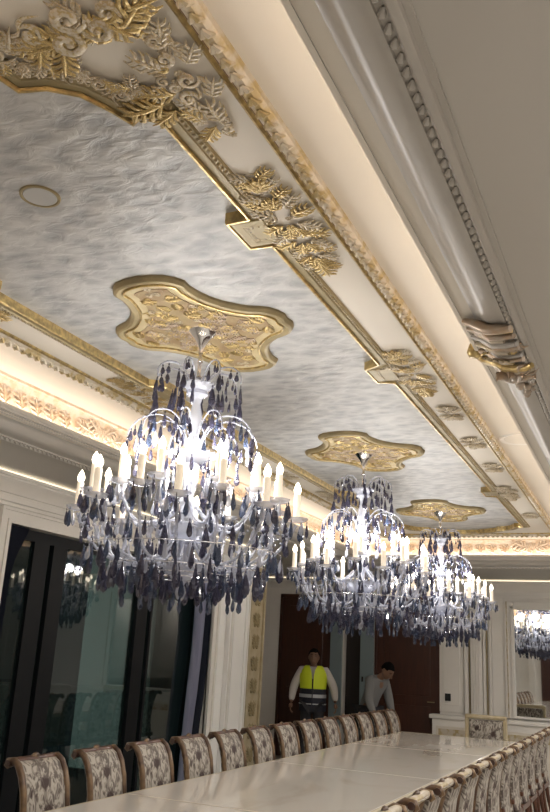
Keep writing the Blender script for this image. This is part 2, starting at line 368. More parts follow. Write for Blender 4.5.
# ================================================================== ceiling ornaments
def scroll_mesh():
    mb = MB(); pts = []; rad = []
    for i in range(15):
        t = i/14; a = 2*pi*1.25*(1-t)+.2; r = .05+.22*t; pts.append((r*cos(a), r*sin(a), .05+.03*(1-t))); rad.append(.05+.035*sin(pi*t))
    ex, ey = pts[-1][0], pts[-1][1]
    for i in range(1, 7):
        t = i/6; pts.append((ex-.05*sin(pi*t), ey+.6*t*0+.55*t, .05)); pts[-1] = (ex+.12*sin(pi*t)-.25*t, ey+.52*t, .045); rad.append(.07*(1-t)+.015)
    mb.tube(pts, rad, 6, .9); mb.ball(pts[0], .07, 6, 4); return mb
def rosette_mesh():
    mb = MB()
    for k in range(6):
        a = k*pi/3; mb.ball((.28*cos(a), .28*sin(a), .04), .22, 6, 4, (.8, .8, .42))
    for k in range(5):
        a = k*2*pi/5; mb.ball((.12*cos(a), .12*sin(a), .12), .13, 6, 4, (.8, .8, .5))
    mb.ball((0, 0, .18), .1, 6, 4); return mb
def carved_leaf():
    mb = MB(); mb.tube([(0, 0, .03), (0, .35, .12), (0, .75, .13), (.02, 1., .07)], [.03, .055, .045, .015], 6)
    for k, (y0_, L) in enumerate(((.06, .30), (.24, .36), (.44, .34), (.62, .24))):
        for m_ in (1, -1):
            mb.tube([(0, y0_, .06), (m_*L*.45, y0_+.14, .12), (m_*L*.85, y0_+.20, .10), (m_*L*.95, y0_+.34, .03)], [.04, .06, .055, .02], 5, .8)
    return mb
def fan_mesh():
    mb = MB()
    for k in range(9):
        a = radians(-80+20*k); L = 1.-.12*abs(k-4)/4
        mb.tube([(0, 0, .03), (.3*L*sin(a), .3*L*cos(a), .10), (.7*L*sin(a), .7*L*cos(a), .10), (L*sin(a), L*cos(a), .03)], [.03, .06, .085, .04], 6, .8)
    mb.ball((0, 0, .08), .16, 8, 4, (1, 1, .6)); return mb
PROTO = {}
def proto_mesh(kind, m):
    key = (kind, m)
    if key not in PROTO:
        mb = {'scroll': scroll_mesh, 'leaf': carved_leaf, 'rosette': rosette_mesh, 'fan': fan_mesh}[kind]()
        o = mb.build(kind, m, smooth=60); PROTO[key] = o.data; bpy.data.objects.remove(o)
    return PROTO[key]
NAMES = dict(scroll='scroll', leaf='leaf', rosette='rosette', fan='shell')
def piece(parent, kind, m, x, y, ang, sc, mir=1, z=0.):
    o = bpy.data.objects.new(NAMES[kind], proto_mesh(kind, m)); C.objects.link(o); o.parent = parent
    o.location = (x, y, z); o.rotation_euler = (0, 0, ang); o.scale = (sc*mir, sc, sc*.75); return o
def sprig(par, m, m2, L, Wd, seed=0, lead='fan'):
    """dense rocaille relief along local Y, length L, width Wd, relief towards +Z"""
    r = random.Random(seed); n = max(3, int(L/.075))
    piece(par, 'rosette', m2, 0, 0, r.random(), Wd*.20, z=.012)
    for j in range(n+1):
        t = j/n; y = (t-.5)*L*.92; env = Wd*(.30+.70*sin(pi*min(1, max(0, t*1.0)))**1.2)*(1-.25*abs(sin(3*pi*t)))
        d = 0 if y > 0 else pi
        for mi in (1, -1):
            ma, mb_ = (m, m2) if (j+(mi > 0)) % 2 else ('gilt_ivory2', m)
            piece(par, 'scroll', ma, mi*env*.26+r.uniform(-.008, .008), y, d+mi*r.uniform(.0, .9), .075+.10*env, mi*(1 if y > 0 else -1))
            piece(par, 'leaf', mb_, mi*env*.16, y+.015, d-mi*(1 if y > 0 else -1)*r.uniform(.5, 1.3), .08+.16*env, 1, .004)
            if j % 2: piece(par, 'leaf', m2, mi*env*.05, y, d+mi*.3, .10, 1, .008)
        if j % 2 == 0: piece(par, 'rosette', 'gilt_ivory2', r.uniform(-.02, .02), y, r.random(), .028+.05*env, 1, .012)
    if L > .5:
        piece(par, 'fan', m2, 0, L*.40, 0, .075, 1, .01); piece(par, 'leaf', m2, 0, -L*.42, pi, .14, 1, .01)
def ceil_orn(name, label, cat, x, y, L, Wd, ang=0., group=None, m='gilt_ivory', m2='gold', seed=0, z=None, lead='fan'):
    t = thing(name, label, cat, (x, y, (T-.012) if z is None else z), 0, group)
    t.rotation_euler = (Matrix.Rotation(ang, 3, 'Z') @ Matrix.Rotation(pi, 3, 'Y')).to_euler()
    sprig(t, m, m2, L, Wd, seed, lead); return t
RO, LO = CX+.93, CX-.93
G = 'rocaille reliefs along the ceiling border'
SPR = [(2.72, .76, .26, 'beside the square step nearest the corner relief'), (4.60, .72, .20, 'beside the step level with the first chandelier'), (5.49, .24, .085, ''), (6.33, .24, .085, ''), (7.21, .24, .085, ''), (8.33, .56, .15, ''), (9.7, .24, .085, '')]
where = ['at the first square step of the border', 'at the second square step of the border', 'just beyond the second square step', 'midway down the field', 'before the third square step', 'at the third square step of the border', 'near the far corner of the tray']
for side, X in (('right', RO), ('left', LO)):
    for i, (y, L, Wd, _) in enumerate(SPR):
        big = L > .5
        ceil_orn('ceiling_relief', ('large gilded relief ' if big else 'small flower relief ')+where[i]+', '+side+' side', 'relief', X+(0 if big else (.045 if side == 'right' else -.045)), y, L, Wd,
                 pi, G, 'gilt_ivory' if i < 2 else 'gilt_ivory2', 'gold' if i < 2 else 'gilt_ivory', i)
    # corner cartouche at the near end
    sg = 1 if side == 'right' else -1
    t = thing('corner_relief', 'rich gold and ivory shell and scroll relief in the near %s corner of the tray' % side, 'relief', (CX, 0, T-.024), 0, None)
    t.rotation_euler = (0, pi, 0) if sg == -1 else (0, pi, 0)
    def cp(kind, m, x, y, ang, sc, mir=1): piece(t, kind, m, -sg*(x-CX), y, -sg*-ang if 0 else sg*ang, sc, mir*sg)
    # chain down the right side
    for i, (x, y, a, s_) in enumerate([(-1.175, 1.60, .3, .13), (-1.19, 1.68, -.4, .12), (-1.17, 1.78, .2, .14), (-1.21, 1.86, 2.6, .12), (-1.18, 1.95, .1, .11), (-1.165, 2.04, -.2, .08)]):
        cp('scroll', 'gilt_ivory' if i % 2 else 'gilt_ivory2', x, y, a, s_, 1 if i % 2 else -1)
    for i, (x, y, a, s_) in enumerate([(-1.22, 1.72, 2.5, .12), (-1.14, 1.72, -2.4, .10), (-1.24, 1.83, 1.9, .12), (-1.14, 1.88, -2.6, .10), (-1.165, 2.0, pi, .12), (-1.2, 1.93, 2.6, .10), (-1.30, 1.86, 1.57, .16), (-1.28, 1.90, 1.2, .12), (-1.25, 1.78, 1.0, .10)]):
        cp('leaf', 'gold' if i in (2, 6, 7) else 'gilt_ivory', x, y, -a, s_)
    for x, y, s_ in ((-1.21, 1.79, .05), (-1.165, 2.08, .035), (-1.18, 1.65, .04), (-1.2, 1.93, .045)): cp('rosette', 'gilt_ivory2', x, y, 0, s_)
    rr = random.Random(9)
    for path, wd, size, mats in ((((-1.17, 1.53), (-1.20, 1.66), (-1.22, 1.80), (-1.19, 1.95), (-1.165, 2.08)), .045, .075, ('gilt_ivory2', 'gilt_ivory', 'gold')),
                                 (((-1.66, 1.45), (-1.52, 1.50), (-1.38, 1.53), (-1.22, 1.47)), .055, .09, ('gilt_ivory2', 'gold', 'gold')),
                                 (((-1.80, 1.41), (-1.68, 1.52), (-1.55, 1.58), (-1.44, 1.66), (-1.36, 1.77), (-1.27, 1.80)), .018, .055, ('gilt_ivory2', 'gilt_ivory', 'gold'))):
        for q_ in range(len(path)-1):
            A_, B_ = Vector(path[q_]), Vector(path[q_+1]); n_ = int((B_-A_).length/.026)+1; d_ = B_-A_; h_ = math.atan2(-d_.x, d_.y)
            for i in range(n_):
                p_ = A_+d_*(i/n_)+Vector((rr.uniform(-wd, wd), rr.uniform(-wd, wd)*.6)); k_ = rr.choice(('scroll', 'scroll', 'leaf', 'leaf', 'rosette'))
                cp(k_, rr.choice(mats), p_.x, p_.y, h_+rr.uniform(-.9, .9)+(pi if rr.random() < .3 else 0), size*rr.uniform(.8, 1.3)*(.45 if k_ == 'rosette' else 1.1), rr.choice((1, -1)))
    # central gold shell with scrolls
    for i, (x, y, a, s_) in enumerate([(-1.42, 1.52, 1.2, .20), (-1.30, 1.50, -1.0, .19), (-1.50, 1.46, 2.2, .15), (-1.24, 1.46, .4, .16), (-1.36, 1.44, 0, .2), (-1.56, 1.50, .6, .13), (-1.60, 1.46, 2.6, .13), (-1.66, 1.48, 1, .12)]):
        cp('scroll', 'gilt_ivory2' if i % 2 else 'gilt_ivory', x, y, a, s_, 1 if i % 2 else -1)
    cp('fan', 'gold', -1.385, 1.545, pi, .10); cp('fan', 'gold', -1.23, 1.50, pi*.8, .07)
    for i, (x, y, a, s_) in enumerate([(-1.43, 1.54, 2.4, .13), (-1.34, 1.56, -2.5, .13), (-1.25, 1.54, -2.2, .15), (-1.22, 1.47, -1.6, .14), (-1.50, 1.52, 2.0, .12), (-1.29, 1.46, -.6, .14)]):
        cp('leaf', 'gold', x, y, -a, s_)
    # scroll work lying along the scalloped border
    for i, (x, y, a, s_) in enumerate([(-1.68, 1.585, -1.2, .10), (-1.62, 1.615, -1.4, .10), (-1.55, 1.64, -1.0, .10), (-1.49, 1.69, -.7, .10), (-1.44, 1.76, -.5, .10), (-1.40, 1.83, -.8, .10), (-1.34, 1.84, -1.5, .10), (-1.75, 1.53, -1.2, .10)]):
        y -= .055
        cp('scroll', 'gilt_ivory2', x, y, a, s_, 1 if i % 2 else -1)
        cp('leaf', 'gilt_ivory' if i % 2 else 'gold', x+.02, y-.01, a+.6, s_*.7)
        if i % 3 == 0: cp('rosette', 'gilt_ivory', x, y-.03, 0, .03)
# relief on the far field of the tray
ceil_orn('ceiling_relief', 'long gilded relief across the far end field of the ceiling tray', 'relief', CX, 11.0, .6, .1, pi/2, G, 'gilt_ivory2', 'gilt_ivory', 4)
# cartouche on the lit acanthus frieze
t = thing('frieze_cartouche', 'peach shell cartouche interrupting the lit acanthus frieze on the left', 'relief', (CX-1.64, cart_left, 3.17))
t.rotation_euler = (Matrix(((0, 0, 1), (1, 0, 0), (0, 1, 0)))).to_euler()
for mi in (1, -1):
    piece(t, 'scroll', 'peach', mi*.07, -.02, mi*-1.2, .17, mi); piece(t, 'scroll', 'peach', mi*.18, .0, mi*-1.5, .15, -mi)
    piece(t, 'leaf', 'peach', mi*.03, 0, -mi*1.1, .2); piece(t, 'leaf', 'peach', mi*.14, -.02, -mi*1.4, .18); piece(t, 'leaf', 'peach', mi*.02, -.03, -mi*.5, .12)
piece(t, 'fan', 'peach', 0, -.02, 0, .10)
# far frieze cartouche
t = thing('frieze_cartouche', 'pale shell cartouche centred on the lit frieze of the far side', 'relief', (CX+.75, 9.95+1.635, 3.17))
t.rotation_euler = (Matrix(((1, 0, 0), (0, 0, -1), (0, 1, 0)))).to_euler()
for mi in (1, -1):
    piece(t, 'scroll', 'peach', mi*.09, -.02, mi*-1.2, .20, mi); piece(t, 'leaf', 'peach', mi*.05, 0, -mi*1.2, .25)
piece(t, 'fan', 'peach', 0, -.03, 0, .12)
# bronzed relief wrapped on the hanging cornice
t = thing('cornice_relief', 'bronzed shell and tassel relief wrapped over the right hanging cornice', 'relief', (CX+1.60, 3.58, 2.955))
prof = [(-.105, .10), (-.10, .06), (-.07, .035), (-.03, .012), (.0, -.010), (.03, -.035), (.08, -.05), (.13, -.062), (.155, -.06)]
def band(name, y, r, x0=0, x1=9, m='bronze', wob=0.):
    pts = [(px, y-.55*px+wob*sin(i*1.3), pz-.012) for i, (px, pz) in enumerate(prof)][x0:x1]
    n_ = len(pts); MB().tube(pts, [r*(.6+.6*sin(pi*(i+.5)/n_)) for i in range(n_)], 7).build(name, m, t, smooth=60)
band('top_roll', -.44, .020, 2, 8, 'bronze'); band('top_roll', -.415, .012, 2, 8, 'gold')
for i in range(8): band('fold', -.36+.045*i, .011 if i % 2 else .015, 2+(i % 2), 8-(i % 3 == 1), ('bronze', 'gilt_ivory2', 'satin')[i % 3], .010)
band('garland', .03, .018, 0, 9, 'gold', .01); band('garland', .075, .012, 1, 9, 'gilt_ivory2', .012); band('garland', .12, .013, 3, 9, 'bronze', .012)
for i in range(9):
    x_, y_, z_ = ((-.02, -.30, .0), (.04, -.26, -.045), (.10, -.22, -.065), (.0, -.16, -.02), (.08, -.12, -.06), (.03, -.06, -.045), (.11, -.02, -.07), (.05, .05, -.05), (.10, .10, -.07))[i]
    o = piece(t, ('scroll', 'leaf', 'rosette')[i % 3], ('bronze', 'gold', 'gilt_ivory2')[(i//2) % 3], 0, 0, 0, (.12, .13, .035)[i % 3], 1); o.location = (x_, y_, z_); o.rotation_euler = (pi, .45, i*1.3)
for i, (x, y) in enumerate(((.03, .22), (.06, .26), (.09, .30), (.05, .34), (.08, .38), (.07, .43), (.12, .25), (.11, .34))):
    z = -.045 if x > .05 else -.03
    MB().ball((0, 0, 0), .026-.0015*i, 7, 5).build('berry', 'bronze', t, smooth=60, loc=(x, y, z))
MB().lathe([(0, -.05), (.03, -.045), (.04, -.02), (.03, .01), (.02, .03), (0, .04)], 10).build('finial', 'gold', t, smooth=60, loc=(-.105, .03, .07))
for i, a in enumerate((-.5, -.1, .3, .7)): 
    o = leaf_shape(.16, .07, 3, 8, .05, .03).build('leaf', 'bronze', t, smooth=60, loc=(.06, .16, -.055)); o.rotation_euler = (pi, 0, a)
# discs
t = thing('ceiling_speaker', 'round white ceiling disc set in the silvered panel near the camera', 'speaker', (-2.115, 2.245, T+.022))
MB().lathe([(.0, -.004), (.070, -.004), (.072, -.007), (.080, -.007), (.082, 0)], 32).build('rim', 'olive_gold', t, smooth=40)
MB().lathe([(0, -.006), (.066, -.006), (.068, -.003)], 32).build('grille', 'disc', t)
t = thing('ceiling_disc', 'pale round disc on the cream band beside the right hanging cornice', 'speaker', (-.80, 6.27, T-.012))
MB().lathe([(.0, -.006), (.14, -.006), (.15, -.012), (.165, -.012), (.17, 0)], 32).build('rim', 'white', t, smooth=40)
MB().lathe([(0, -.010), (.13, -.010), (.135, -.004)], 32).build('grille', 'cream', t)

# ================================================================== medallions and chandeliers
qd = [(.0, .665), (.07, .655), (.13, .635), (.17, .60), (.195, .56), (.19, .50), (.20, .44), (.225, .36), (.265, .29), (.32, .23), (.37, .19), (.42, .17), (.46, .145), (.49, .10), (.505, .05), (.495, .0)]
med = qd+[(x, -y) for x, y in qd[-2::-1]]; med = med+[(-x, y) for x, y in med[-2:0:-1]]
area_ = sum(med[i][0]*med[(i+1) % len(med)][1]-med[(i+1) % len(med)][0]*med[i][1] for i in range(len(med)))
if area_ < 0: med = med[::-1]
MLAB = ['in front, above the nearest chandelier', 'in the middle, above the second chandelier', 'at the far end, above the third chandelier']
def medallion(i):
    t = thing('ceiling_medallion', 'cream and gold shaped ceiling medallion '+MLAB[i], 'medallion', (CX, CHAND_Y[i], T+.022), 0, 'ceiling medallions over the chandeliers')
    MB().prism(offset(med, -.05), -.022, .01).build('plate', 'medal', t)
    MB().polysweep(med, [(.012, .012), (.012, -.014), (.002, -.030), (-.010, -.036), (-.022, -.032), (-.03, -.024), (-.045, -.022)]).build('outer_moulding', 'olive_gold', t, smooth=30)
    MB().polysweep(med, [(-.040, -.018), (-.041, -.032), (-.045, -.034), (-.049, -.032), (-.050, -.018)]).build('inner_moulding', 'gold', t, smooth=30)
    MB().prism(offset(med, -.095), -.026, -.015).build('relief_field', 'medal_field', t)
    rr = random.Random(3); inner = offset(med, -.10); pts = []
    def inside(x, y):
        c = False; n_ = len(inner)
        for q_ in range(n_):
            (xa, ya), (xb, yb) = inner[q_], inner[q_-1]
            if (ya > y) != (yb > y) and x < (xb-xa)*(y-ya)/(yb-ya)+xa: c = not c
        return c
    while len(pts) < 40:
        best = max(((rr.uniform(.02, .46), rr.uniform(.02, .60)) for _ in range(60)), key=lambda p_: -9 if not inside(*p_) or math.hypot(*p_) < .10 else min([math.hypot(p_[0]-q_[0], p_[1]-q_[1]) for q_ in pts] or [9]))
        pts.append(best)
    for j, (x, y) in enumerate(pts):
        a = rr.uniform(0, 6.28); k = ('scroll', 'leaf', 'scroll', 'rosette', 'leaf')[j % 5]; s_ = {'scroll': .085, 'leaf': .095, 'rosette': .030}[k]
        mm = ('gilt_ivory2', 'gold', 'gold', 'gilt_ivory2', 'bronze' if math.hypot(x, y) < .3 else 'gold')[j % 5]
        for sx in (1, -1):
            for sy in (1, -1):
                o = piece(t, k, mm, sx*x, sy*y, 0, s_, 1, -.022)
                o.rotation_euler = (0, pi, a if sx*sy > 0 else -a) if 0 else (Matrix.Rotation(a*sx*sy+(0 if sy > 0 else pi), 3, 'Z') @ Matrix.Rotation(pi, 3, 'Y')).to_euler(); o.scale.x *= sx*sy; o.scale.z *= 1.2
    o = piece(t, 'rosette', 'bronze', 0, 0, 0, .17, 1, -.022); o.rotation_euler = (pi, 0, 0)
    for sy in (1, -1):
        o = piece(t, 'rosette', 'gilt_ivory', 0, sy*.57, 0, .05, 1, -.022); o.rotation_euler = (pi, 0, 0)
    return t
for i in range(3): medallion(i)

def drop_mesh(m, L=.075, w=.017):
    return MB().lathe([(.001, 0), (.0035, -.006), (.005, -.012), (.002, -.018), (.008, -.026), (w*.9, -.62*L), (w, -.75*L), (w*.75, -.90*L), (.001, -L)], 6, sx=1., sy=.6)
def chandelier():
    rnd = random.Random(5)
    root = thing('chandelier', 'x', 'chandelier', (CX, CHAND_Y[0], T), 0, 'crystal chandeliers over the long table')
    Z = lambda z: z-T
    MB().lathe([(.0, .03), (.085, .03), (.085, .0), (.078, -.012), (.055, -.035), (.035, -.06), (.024, -.085), (.016, -.10), (.012, -.13), (0, -.13)], 24).build('canopy', 'chrome', root, smooth=40)
    MB().lathe([(.010, -.12), (.010, -.17), (.018, -.18), (.010, -.19), (.010, -.26), (.02, -.27), (.012, -.29), (0, -.29)], 10).build('stem', 'chrome', root, smooth=40)
    # stacked glass column
    prof = [(.012, 3.03), (.03, 3.01), (.02, 2.99), (.035, 2.97), (.055, 2.95), (.06, 2.93), (.03, 2.91), (.022, 2.88), (.03, 2.84), (.038, 2.80), (.03, 2.74), (.022, 2.70), (.045, 2.68), (.05, 2.66), (.025, 2.64),
            (.022, 2.60), (.035, 2.55), (.045, 2.48), (.035, 2.42), (.025, 2.38), (.05, 2.36), (.055, 2.33), (.03, 2.30), (.03, 2.24), (.05, 2.20), (.06, 2.15), (.04, 2.10), (.03, 2.04), (.045, 1.99), (.03, 1.95), (.012, 1.92), (0, 1.915)]
    MB().lathe([(r, Z(z)) for r, z in prof], 16).build('column', 'crystal', root, smooth=50)
    def bowl(name, r, z, h, m='crystal'):
        p = [(r, Z(z)), (r*.98, Z(z)-.006), (r*.8, Z(z)-h*.45), (r*.5, Z(z)-h*.8), (r*.2, Z(z)-h), (.02, Z(z)-h), (.02, Z(z)-h+.006), (r*.5, Z(z)-h*.72), (r*.78, Z(z)-h*.38), (r*.95, Z(z))]
        mb = MB().lathe(p, 24); 
        for k in range(16):
            a = 2*pi*k/16; mb.ball((r*cos(a), r*sin(a), Z(z)), .012, 5, 3)
        mb.build(name, m, root, smooth=40)
    bowl('cup', .085, 2.99, .06); bowl('dish', .13, 2.60, .05); bowl('bowl', .17, 2.22, .10); bowl('bowl', .11, 2.02, .08)
    D = {}
    for nm, m, L, w in (('v', 'drop', .092, .0165), ('b', 'drop_blue', .105, .018), ('c', 'drop_clear', .085, .015), ('V', 'drop', .125, .021), ('s', 'drop', .06, .013)):
        o = drop_mesh(m, L, w).build('crystal_drop', m); D[nm] = o.data; bpy.data.objects.remove(o)
    def drop(parent, kind, x, y, z, sc=1.):
        o = bpy.data.objects.new('crystal_drop', D[kind]); C.objects.link(o); o.parent = parent; o.location = (x, y, z)
        o.rotation_euler = (rnd.uniform(-.06, .06), rnd.uniform(-.06, .06), rnd.uniform(0, 6.28)); o.scale = (sc,)*3; return o
    def smoothpath(pts, n=14):
        P = [Vector(p) for p in pts]; out = []
        P = [P[0]*2-P[1]]+P+[P[-1]*2-P[-2]]
        for i in range(1, len(P)-2):
            for k in range(n//(len(P)-3)+1):
                t = k/(n//(len(P)-3)+1)
                out.append(.5*((2*P[i])+(-P[i-1]+P[i+1])*t+(2*P[i-1]-5*P[i]+4*P[i+1]-P[i+2])*t*t+(-P[i-1]+3*P[i]-3*P[i+1]+P[i+2])*t**3))
        return out+[P[-2]]
    ARM = {}
    def arm(kind, pts, r, a, name='arm', m='crystal'):
        if kind not in ARM:
            pp = smoothpath([(x, 0, Z(z)) for x, z in pts]); mb = MB().tube(pp, r, 7)
            for i in range(1, len(pp)-1, 2): mb.ball(pp[i], r*1.35, 6, 4)
            o = mb.build(name, m, smooth=60); ARM[kind] = o.data; bpy.data.objects.remove(o)
        o = bpy.data.objects.new(name, ARM[kind]); C.objects.link(o); o.parent = root; o.rotation_euler = (0, 0, a); return o
    # crown: eight plume arms
    for k in range(8):
        a = k*pi/4+.2
        o = arm('crown', [(.03, 2.93), (.06, 3.02), (.12, 3.08), (.19, 3.08), (.235, 3.04), (.24, 2.99)], .005, a, 'crown_arm')
        drop(o, 'v', .24, 0, Z(2.985)); drop(o, 'V', .242, 0, Z(2.90)); drop(o, 's', .18, 0, Z(3.075)); drop(o, 'v', .12, 0, Z(3.06), .9); drop(o, 's', .215, 0, Z(3.06))
        drop(o, 'V', .135, .02, Z(2.96)); drop(o, 's', .20, .04, Z(3.00)); drop(o, 'v', .23, .05, Z(2.96), .8)
    # second tier umbrella arms
    for k in range(10):
        a = k*pi/5
        o = arm('second', [(.03, 2.62), (.08, 2.74), (.17, 2.80), (.27, 2.78), (.33, 2.72), (.345, 2.67)], .004, a, 'umbrella_arm', 'drop_clear')
        drop(o, 'v', .345, 0, Z(2.665)); drop(o, 'v', .345, 0, Z(2.585)); drop(o, 'b', .28, 0, Z(2.76)); drop(o, 'v', .21, 0, Z(2.79)); drop(o, 's', .31, 0, Z(2.73)); drop(o, 'v', .26, 0, Z(2.66), .9); drop(o, 's', .13, 0, Z(2.77)); drop(o, 'c', .30, .05, Z(2.66)); drop(o, 'v', .33, .05, Z(2.70), .8)
    BO = MB().lathe([(.012, 0), (.045, .008), (.058, .018), (.062, .026), (.045, .017), (.012, .012)], 12); bo = BO.build('bobeche', 'crystal', smooth=50); bom = bo.data; bpy.data.objects.remove(bo)
    cd = MB().lathe([(.0, 0), (.024, 0), (.024, .02), (.0175, .022), (.0175, .135), (.014, .14), (0, .14)], 10).build('candle', 'candle', smooth=50); cdm = cd.data; bpy.data.objects.remove(cd)
    bu = MB().lathe([(.010, 0), (.016, .010), (.019, .022), (.016, .038), (.008, .055), (.001, .066)], 8).build('candle_bulb', 'bulb', smooth=60); bum = bu.data; bpy.data.objects.remove(bu)
    def light(o, r, z, n, kinds):
        for me, nm, dz in ((bom, 'bobeche', 0), (cdm, 'candle', .012), (bum, 'candle_bulb', .15)):
            q = bpy.data.objects.new(nm, me); C.objects.link(q); q.parent = o; q.location = (r, 0, Z(z)+dz)
        for i in range(n):
            a = 2*pi*i/n; drop(o, kinds[i % len(kinds)], r+.055*cos(a), .055*sin(a), Z(z)+.014)
    for k in range(8):
        a = k*pi/4+.12
        o = arm('upper', [(.04, 2.33), (.14, 2.24), (.26, 2.22), (.33, 2.29), (.37, 2.38)], .008, a, 'candle_arm')
        light(o, .37, 2.39, 6, 'vcvbcb'); drop(o, 'V', .26, 0, Z(2.21)); drop(o, 'c', .15, 0, Z(2.23)); drop(o, 'b', .31, 0, Z(2.26)); drop(o, 'c', .20, .0, Z(2.22)); drop(o, 'c', .37, 0, Z(2.37)); drop(o, 'v', .10, .03, Z(2.42)); drop(o, 'c', .13, -.04, Z(2.50)); drop(o, 'v', .12, .05, Z(2.58))
    for k in range(16):
        a = k*pi/8+.05; lo = k % 2
        r = .565 if lo else .50; z = 2.27 if lo else 2.33
        o = arm('lower%d' % lo, [(.05, 2.16), (.14, 2.06), (.28, 2.02), (.41, 2.06), (.51 if lo else .46, 2.16), (r, z-.01)], .008, a, 'candle_arm')
        light(o, r, z, 6, 'vbcVbc')
        drop(o, 'V', .41, 0, Z(2.05)); drop(o, 'b', .32, 0, Z(2.01)); drop(o, 'V', .22, 0, Z(2.02)); drop(o, 'b', .47, 0, Z(2.11)); drop(o, 'c', .37, 0, Z(2.03)); drop(o, 'c', .44, .05, Z(2.20)); drop(o, 'v', .52, .06, Z(2.19)); drop(o, 'c', .30, .05, Z(2.12)); drop(o, 'v', .18, .04, Z(2.14))
        # bead swag to the neighbouring arm, held by this arm
        sw = MB(); d = pi/8
        for i in range(11):
            t = i/10; an = d*t; rr = .52; sw.ball((rr*cos(an), rr*sin(an), Z(2.24)-.10*sin(pi*t)), .0085, 5, 3)
        for i in range(9):
            t = i/8; an = d*t; rr = .35; sw.ball((rr*cos(an), rr*sin(an), Z(2.03)-.045*sin(pi*t)), .0085, 5, 3)
        if 'swag' not in ARM:
            s_ = sw.build('bead_swag', 'drop_clear', smooth=60, kind='stuff'); ARM['swag'] = s_.data; bpy.data.objects.remove(s_)
        q = bpy.data.objects.new('bead_swag', ARM['swag']); C.objects.link(q); q.parent = o; q['kind'] = 'stuff'
    # hanging rings of drops under the arms
    for r, z, n, kd in ((.50, 2.09, 26, 'bcVb'), (.41, 2.00, 28, 'VbvV'), (.30, 1.97, 22, 'bVv'), (.17, 1.96, 12, 'bV')):
        rg = MB().tube([(r*cos(2*pi*i/36), r*sin(2*pi*i/36), Z(z)) for i in range(37)], .002, 5, cap=False).build('drop_ring', 'chrome', root, smooth=60)
        for i in range(n):
            a = 2*pi*i/n; drop(rg, kd[i % len(kd)], r*cos(a), r*sin(a), Z(z)-.004)
            if i % 2 == 0 and r < .4: drop(rg, 'b', r*cos(a), r*sin(a), Z(z)-.085, .8)
    MB().lathe([(.0, Z(1.93)), (.02, Z(1.92)), (.03, Z(1.89)), (.02, Z(1.86)), (0, Z(1.84))], 8).build('finial', 'drop_clear', root)
    return root
ch0 = chandelier()
CL = ['nearest crystal chandelier, largest in view, hung before the dark windows', 'middle crystal chandelier with lit candles, partly overlapping the far one', 'farthest crystal chandelier, seen behind the middle one near the mirror']
for i in range(3):
    o = ch0 if i == 0 else copy_tree(ch0)
    o.location = (CX, CHAND_Y[i], T); o.rotation_euler = (0, 0, i*.17); o['label'] = CL[i]

# ================================================================== walls
MB().box((XV-.1, YB-.1, -.1), (XR+.1, YF+.1, 0)).build('floor', 'floor', **st)
WY0, WY1, WZ = 5.25, 8.88, 2.53
MB().box((XL-.25, YB, 0), (XL, WY0, PZ+.02)).box((XL-.25, WY0, WZ), (XL, WY1, PZ+.02)).box((XL-.25, WY1, 0), (XL, YV, PZ+.02)).build('wall_left', 'white', **st)
MB().box((XV-.1, YV-.1, 0), (XL-.25, YV, PZ+.02)).box((XV-.1, YV, 0), (XV, YF, PZ+.02)).build('wall_vestibule', 'white', **st)
MB().box((XR, YB, 0), (XR+.1, YF, PZ+.02)).build('wall_right', 'taupe', **st)
MB().box((XV, YB-.1, 0), (XR, YB, PZ+.02)).build('wall_back', 'white', **st)
# far wall with two door openings and a dark passage
wf = MB()
for xa, xb, za in ((XV, -5.93, 0), (-5.93, -4.97, 2.62), (-4.97, -4.75, 0), (-4.75, -4.45, 2.5), (-4.45, -4.20, 0), (-4.20, -3.12, 2.62), (-3.12, XR, 0)):
    wf.box((xa, YF, za), (xb, YF+.18, PZ+.02))
wf.build('wall_far', 'white', **st)
for n_, (xa, xb) in enumerate(((-5.93, -4.97), (-4.20, -3.12))):
    dr = MB().box((xa, YF+.03, 0), (xb, YF+.08, 2.62)).build('door_%d' % (n_+1), 'door', **st)
    MB().box((xa, YF-.015, 0), (xa+.035, YF+.10, 2.62)).box((xb-.035, YF-.015, 0), (xb, YF+.10, 2.62)).box((xa, YF-.015, 2.585), (xb, YF+.10, 2.64)).build('door_frame', 'door', dr)
    for z0, z1 in ((.25, .95), (1.10, 2.45)):
        MB().box((xa+.16, YF+.018, z0), (xb-.16, YF+.032, z1), .008).build('door_panel', 'door', dr)
    MB().tube([(xb-.10, YF+.03, 1.02), (xb-.10, YF-.02, 1.02), (xb-.20, YF-.02, 1.02)], .008, 6).build('door_handle', 'olive_gold', dr)
MB().box((-4.75, YF+.16, 0), (-4.45, YF+.18, 2.5)).build('passage_shade_sheet', 'void', **st)  # near-black sheet closing the opening, its colour stands in for the unlit passage
for xa, xb in ((-4.97, -4.76), (-4.44, -4.21)):
    MB().box((xa, YF-.04, 0), (xb, YF, 2.62), .006).build('trim_11', 'grey_blue', **st)
MB().box((-4.405, YF-.05, 1.26), (-4.375, YF-.04, 1.34)).build('light_switch', 'socket', label='small black switch on the grey blue column beside the dark passage', category='switch')
